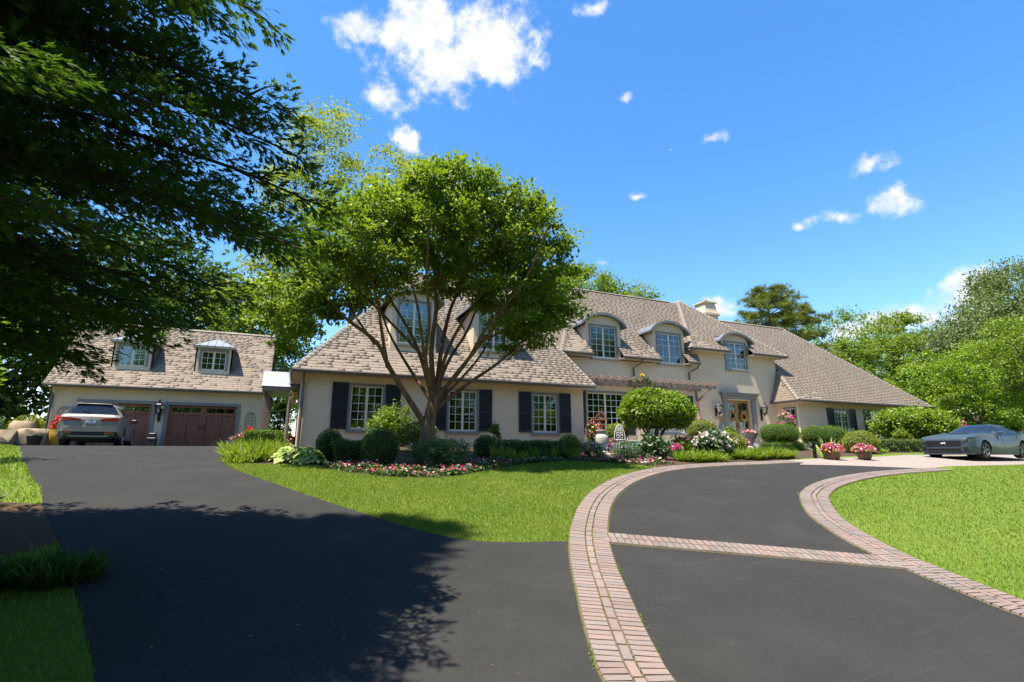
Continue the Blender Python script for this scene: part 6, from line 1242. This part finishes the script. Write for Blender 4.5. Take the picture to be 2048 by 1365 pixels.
hv = MB().add([(1.05, -.3, .972), (1.05, .3, .972), (1.3, .34, 1.0), (1.3, -.34, 1.0), (1.05, -.3, .95), (1.05, .3, .95), (1.3, .34, .975), (1.3, -.34, .975)], [(0, 1, 2, 3), (4, 7, 6, 5), (0, 4, 5, 1), (1, 5, 6, 2), (2, 6, 7, 3), (3, 7, 4, 0)]); hv.v = [(x, y, z+.03) for x, y, z in hv.v]; D('hood_vent', hv, 'carblack')
hx = [(-.085, .0), (-.06, .022), (-.02, .018), (.02, .02), (.05, .035), (.08, .03), (.07, .018), (.05, .012), (.045, -.01), (.075, -.028), (.06, -.032), (.02, -.012), (-.02, -.014), (-.045, -.034), (-.055, -.03), (-.035, -.01), (-.05, .004)]
D('emblem', MB().prism([(nose(0)-.024, -y*1.2, .6+z*1.2) for y, z in hx], (.01, 0, 0)), 'plate')
D('spoiler', MB().bev(4.52, 4.74, -.72, .72, 1.085, 1.115, .01), 'carblack')
# ---- estate-bodied suv, seen from behind
SV = thing('parked_suv', 'champagne silver suv parked nose-in before the left garage door', 'car', (-7.82, 7.85, float(gz(5))+.008), R(-83))
V, F, info = car_shell(4.7, [(0, .3), (.4, .24), (3.9, .26), (4.5, .34), (4.7, .45)], [(0, .85), (.2, .95), (1.2, 1.05), (2, 1.07), (4, 1.12), (4.5, 1.14), (4.7, 1.08)],
  [(0, .86), (.2, .98), (1.2, 1.1), (1.45, 1.13), (2.1, 1.58), (2.5, 1.66), (3.4, 1.67), (4.05, 1.655), (4.4, 1.61), (4.57, 1.26), (4.64, 1.17), (4.68, 1.12), (4.7, 1.09)],
  [(0, .68), (.1, .82), (.4, .92), (1, .945), (2.4, .94), (3.8, .955), (4.3, .955), (4.55, .93), (4.7, .88)],
  [(0, .6), (.4, .72), (1.4, .74), (2.1, .6), (2.6, .6), (3.6, .6), (4.1, .58), (4.4, .57), (4.57, .78), (4.64, .87), (4.7, .87)],
  [(0, .66), (.1, .82), (.4, .93), (1, .95), (3.8, .96), (4.4, .955), (4.6, .93), (4.7, .9)])
def gl2(x, j, s):
    if 1.5 < x < 2.1 and j >= 14: return 'windshield'
    if 4.4 < x < 4.58 and j >= 14: return 'rear_window'
    if 1.95 < x < 4.1 and 10 <= j <= 13 and (x > 2.1 or j < 12): return 'side_window|'+('L' if s else 'R')
make_car(SV, V, F, info, 'silver', gl2, [(.9, .37), (3.78, .37)], .42, .58, 1.2)
for x in (.9, 3.78):
    for s in (-1, 1): wheel(SV, x, s*.83, .37, .25, s, 5, MAT['rimlight'])
D2 = lambda name, mb, mat, sm=False: mb.build(name, MAT[mat], SV, local=True, smooth=sm)
def tail(y): return interp([(0, 4.7), (.82, 4.7), (.88, 4.66), (.93, 4.52), (.96, 4.2), (1, 4.0)], abs(y))
def rear_panel(y0, y1, f0, f1, push=.012, n=14, zin=None):
    mb = MB(); ys = np.linspace(y0, y1, n+1); sl = lambda z: -.0 if z < 1.08 else -(z-1.08)*.55
    X = lambda y, z: tail(y)+push+sl(z)
    for a, b in zip(ys[:-1], ys[1:]): mb.add([(X(a, f0(a)), a, f0(a)), (X(b, f0(b)), b, f0(b)), (X(b, f1(b)), b, f1(b)), (X(a, f1(a)), a, f1(a)), (X(a, f0(a))-.08, a, f0(a)), (X(b, f0(b))-.08, b, f0(b)), (X(b, f1(b))-.08, b, f1(b)), (X(a, f1(a))-.08, a, f1(a))], [(0, 1, 2, 3), (3, 2, 6, 7), (0, 4, 5, 1), (0, 3, 7, 4), (1, 5, 6, 2)])
    return mb
D2('bumper', rear_panel(-.9, .9, lambda y: .55, lambda y: .7, .05), 'silver'); D2('diffuser', rear_panel(-.88, .88, lambda y: .3+.05*(abs(y) > .8), lambda y: .548, .038), 'carblack')
D2('skid_trim', rear_panel(-.6, .6, lambda y: .36, lambda y: .4, .055), 'rimlight')
for s in (-1, 1):
    y0, y1 = sorted((s*.5, s*.78)); D2('exhaust_trim', rear_panel(y0, y1, lambda y: .4, lambda y: .5, .058, 6), 'chrome'); y0, y1 = sorted((s*.53, s*.75)); D2('exhaust_opening', rear_panel(y0, y1, lambda y: .42, lambda y: .48, .063, 6), 'carblack')
    y0, y1 = sorted((s*.3, s*.9)); D2('tail_light', rear_panel(y0, y1, lambda y: .965+.02*(abs(y)-.3), lambda y: 1.03+.12*(abs(y)-.3), .02, 8), 'redlamp')
    y0, y1 = sorted((s*.5, s*.72)); D2('reflector', rear_panel(y0, y1, lambda y: .515, lambda y: .54, .06, 4), 'redlamp')
    D2('roof_rail', MB().tube([(2.1, s*.55, 1.62), (2.25, s*.55, 1.71), (3.9, s*.53, 1.71), (4.15, s*.52, 1.62)], .02, 6), 'chrome', True)
    D2('mirror', MB().bev(1.72-.08, 1.72+.08, s*1.03-.11, s*1.03+.11, 1.02, 1.18, .04), 'carblack'); D2('side_moulding', MB().bev(1.3, 3.3, min(s*.93, s*.965), max(s*.93, s*.965), .3, .36, .01), 'chrome')
    D2('window_trim', MB().bev(1.9, 4.1, min(s*.93, s*.953), max(s*.93, s*.953), 1.1, 1.12, .004), 'chrome')
D2('plate_recess', rear_panel(-.42, .42, lambda y: .82, lambda y: 1.0, .004), 'silver'); pl = D2('licence_plate', rear_panel(-.155, .155, lambda y: .865, lambda y: .965, .014, 2), 'plate')
mb = MB(); gx = 4.7+.016
for k, st in enumerate(([(0, 0, 0, 1), (0, 1, 1, 1), (1, 1, 1, 0), (0, 0, 1, 0)], [(0, 0, .5, 1), (.5, 1, 1, 0)], [(0, 0, 0, 1), (0, .5, 1, 1), (0, .5, 1, 0)], [(0, 1, 1, 1), (1, 1, .3, 0)], [(0, 0, 1, 1), (0, 1, 1, 0)], [(0, 0, 1, 0), (1, 0, 1, 1), (0, .5, 1, .5)])):
    y0 = .12-k*.043
    for a, b, c, d in st: mb.bar((gx, y0-a*.026, .89+b*.05), (gx, y0-c*.026, .89+d*.05), .007, .003, (1, 0, 0))
mb.build('plate_text', MAT['plateblue'], pl, local=True)
D2('wiper', MB().bar((4.59, -.02, 1.26), (4.56, -.32, 1.33), .025, .025), 'carblack'); D2('tailgate_trim', rear_panel(-.7, .7, lambda y: .7, lambda y: .712, .016), 'chrome'); D2('roof_spoiler', MB().bev(4.2, 4.48, -.55, .55, 1.612, 1.632, .008), 'silver')
st_ = MB(); st_.torus((4.715, 0, 1.06), .045, .006, 20, 5, 'x')
for k in range(3): a = math.pi/2+k*2*math.pi/3; st_.bar((4.717, 0, 1.06), (4.717, .045*math.cos(a), 1.06+.045*math.sin(a)), .008, .006, (1, 0, 0))
D2('emblem', st_, 'chrome')
# fallen leaves and twigs on the shaded part of the drive
n = 170; x = rng.uniform(-2.2, 1.6, n); y = rng.uniform(-17.8, -11.5, n); P_ = np.stack([x, y, gz(y)+.014], 1)
o = leaf_obj('leaf_litter', MAT['lv_litter'], None, [leaf_arrays('plume', P_, rdir(n)*np.array([1, 1, .05]), np.tile([0, 0, 1.], (n, 1))+rdir(n)*.1, .012+.035*rng.rand(n)**3, rng.rand(n))]); tag(o, 'scattered brown leaves and needles on the drive', 'leaf litter', kind='stuff')
# moss and weeds in the joints of the brick edging
pp = []
for path, offs in ((blo, (-.012, .208, .292, .512)), (bra, (-.012, .512))):
    for of in offs:
        q = offset(path, of); q = q[(q[:, 1] < -12) & (q[:, 1] > -20)]; sg = np.r_[0, np.cumsum(np.linalg.norm(np.diff(q, axis=0), axis=1))]; s = rng.rand(int(sg[-1]*150))*sg[-1]; k = np.sin(s*5.1+of*9)+np.sin(s*11.7)+rng.normal(size=len(s))*.6 > .95; s = s[k]
        pp.append(np.stack([np.interp(s, sg, q[:, 0]), np.interp(s, sg, q[:, 1])], 1))
pp = np.concatenate(pp)+rng.normal(size=(sum(map(len, pp)), 2))*.006; n = len(pp)
o = leaf_obj('joint_moss', MAT['lv_lily'], None, [leaf_arrays('leaf', np.column_stack([pp, gz(pp[:, 1])+.02]), rdir(n)+np.array([0, 0, .8]), rdir(n), .01+.014*rng.rand(n), rng.rand(n))]); tag(o, 'green moss and weeds in the joints of the brick edging', 'moss', kind='stuff')
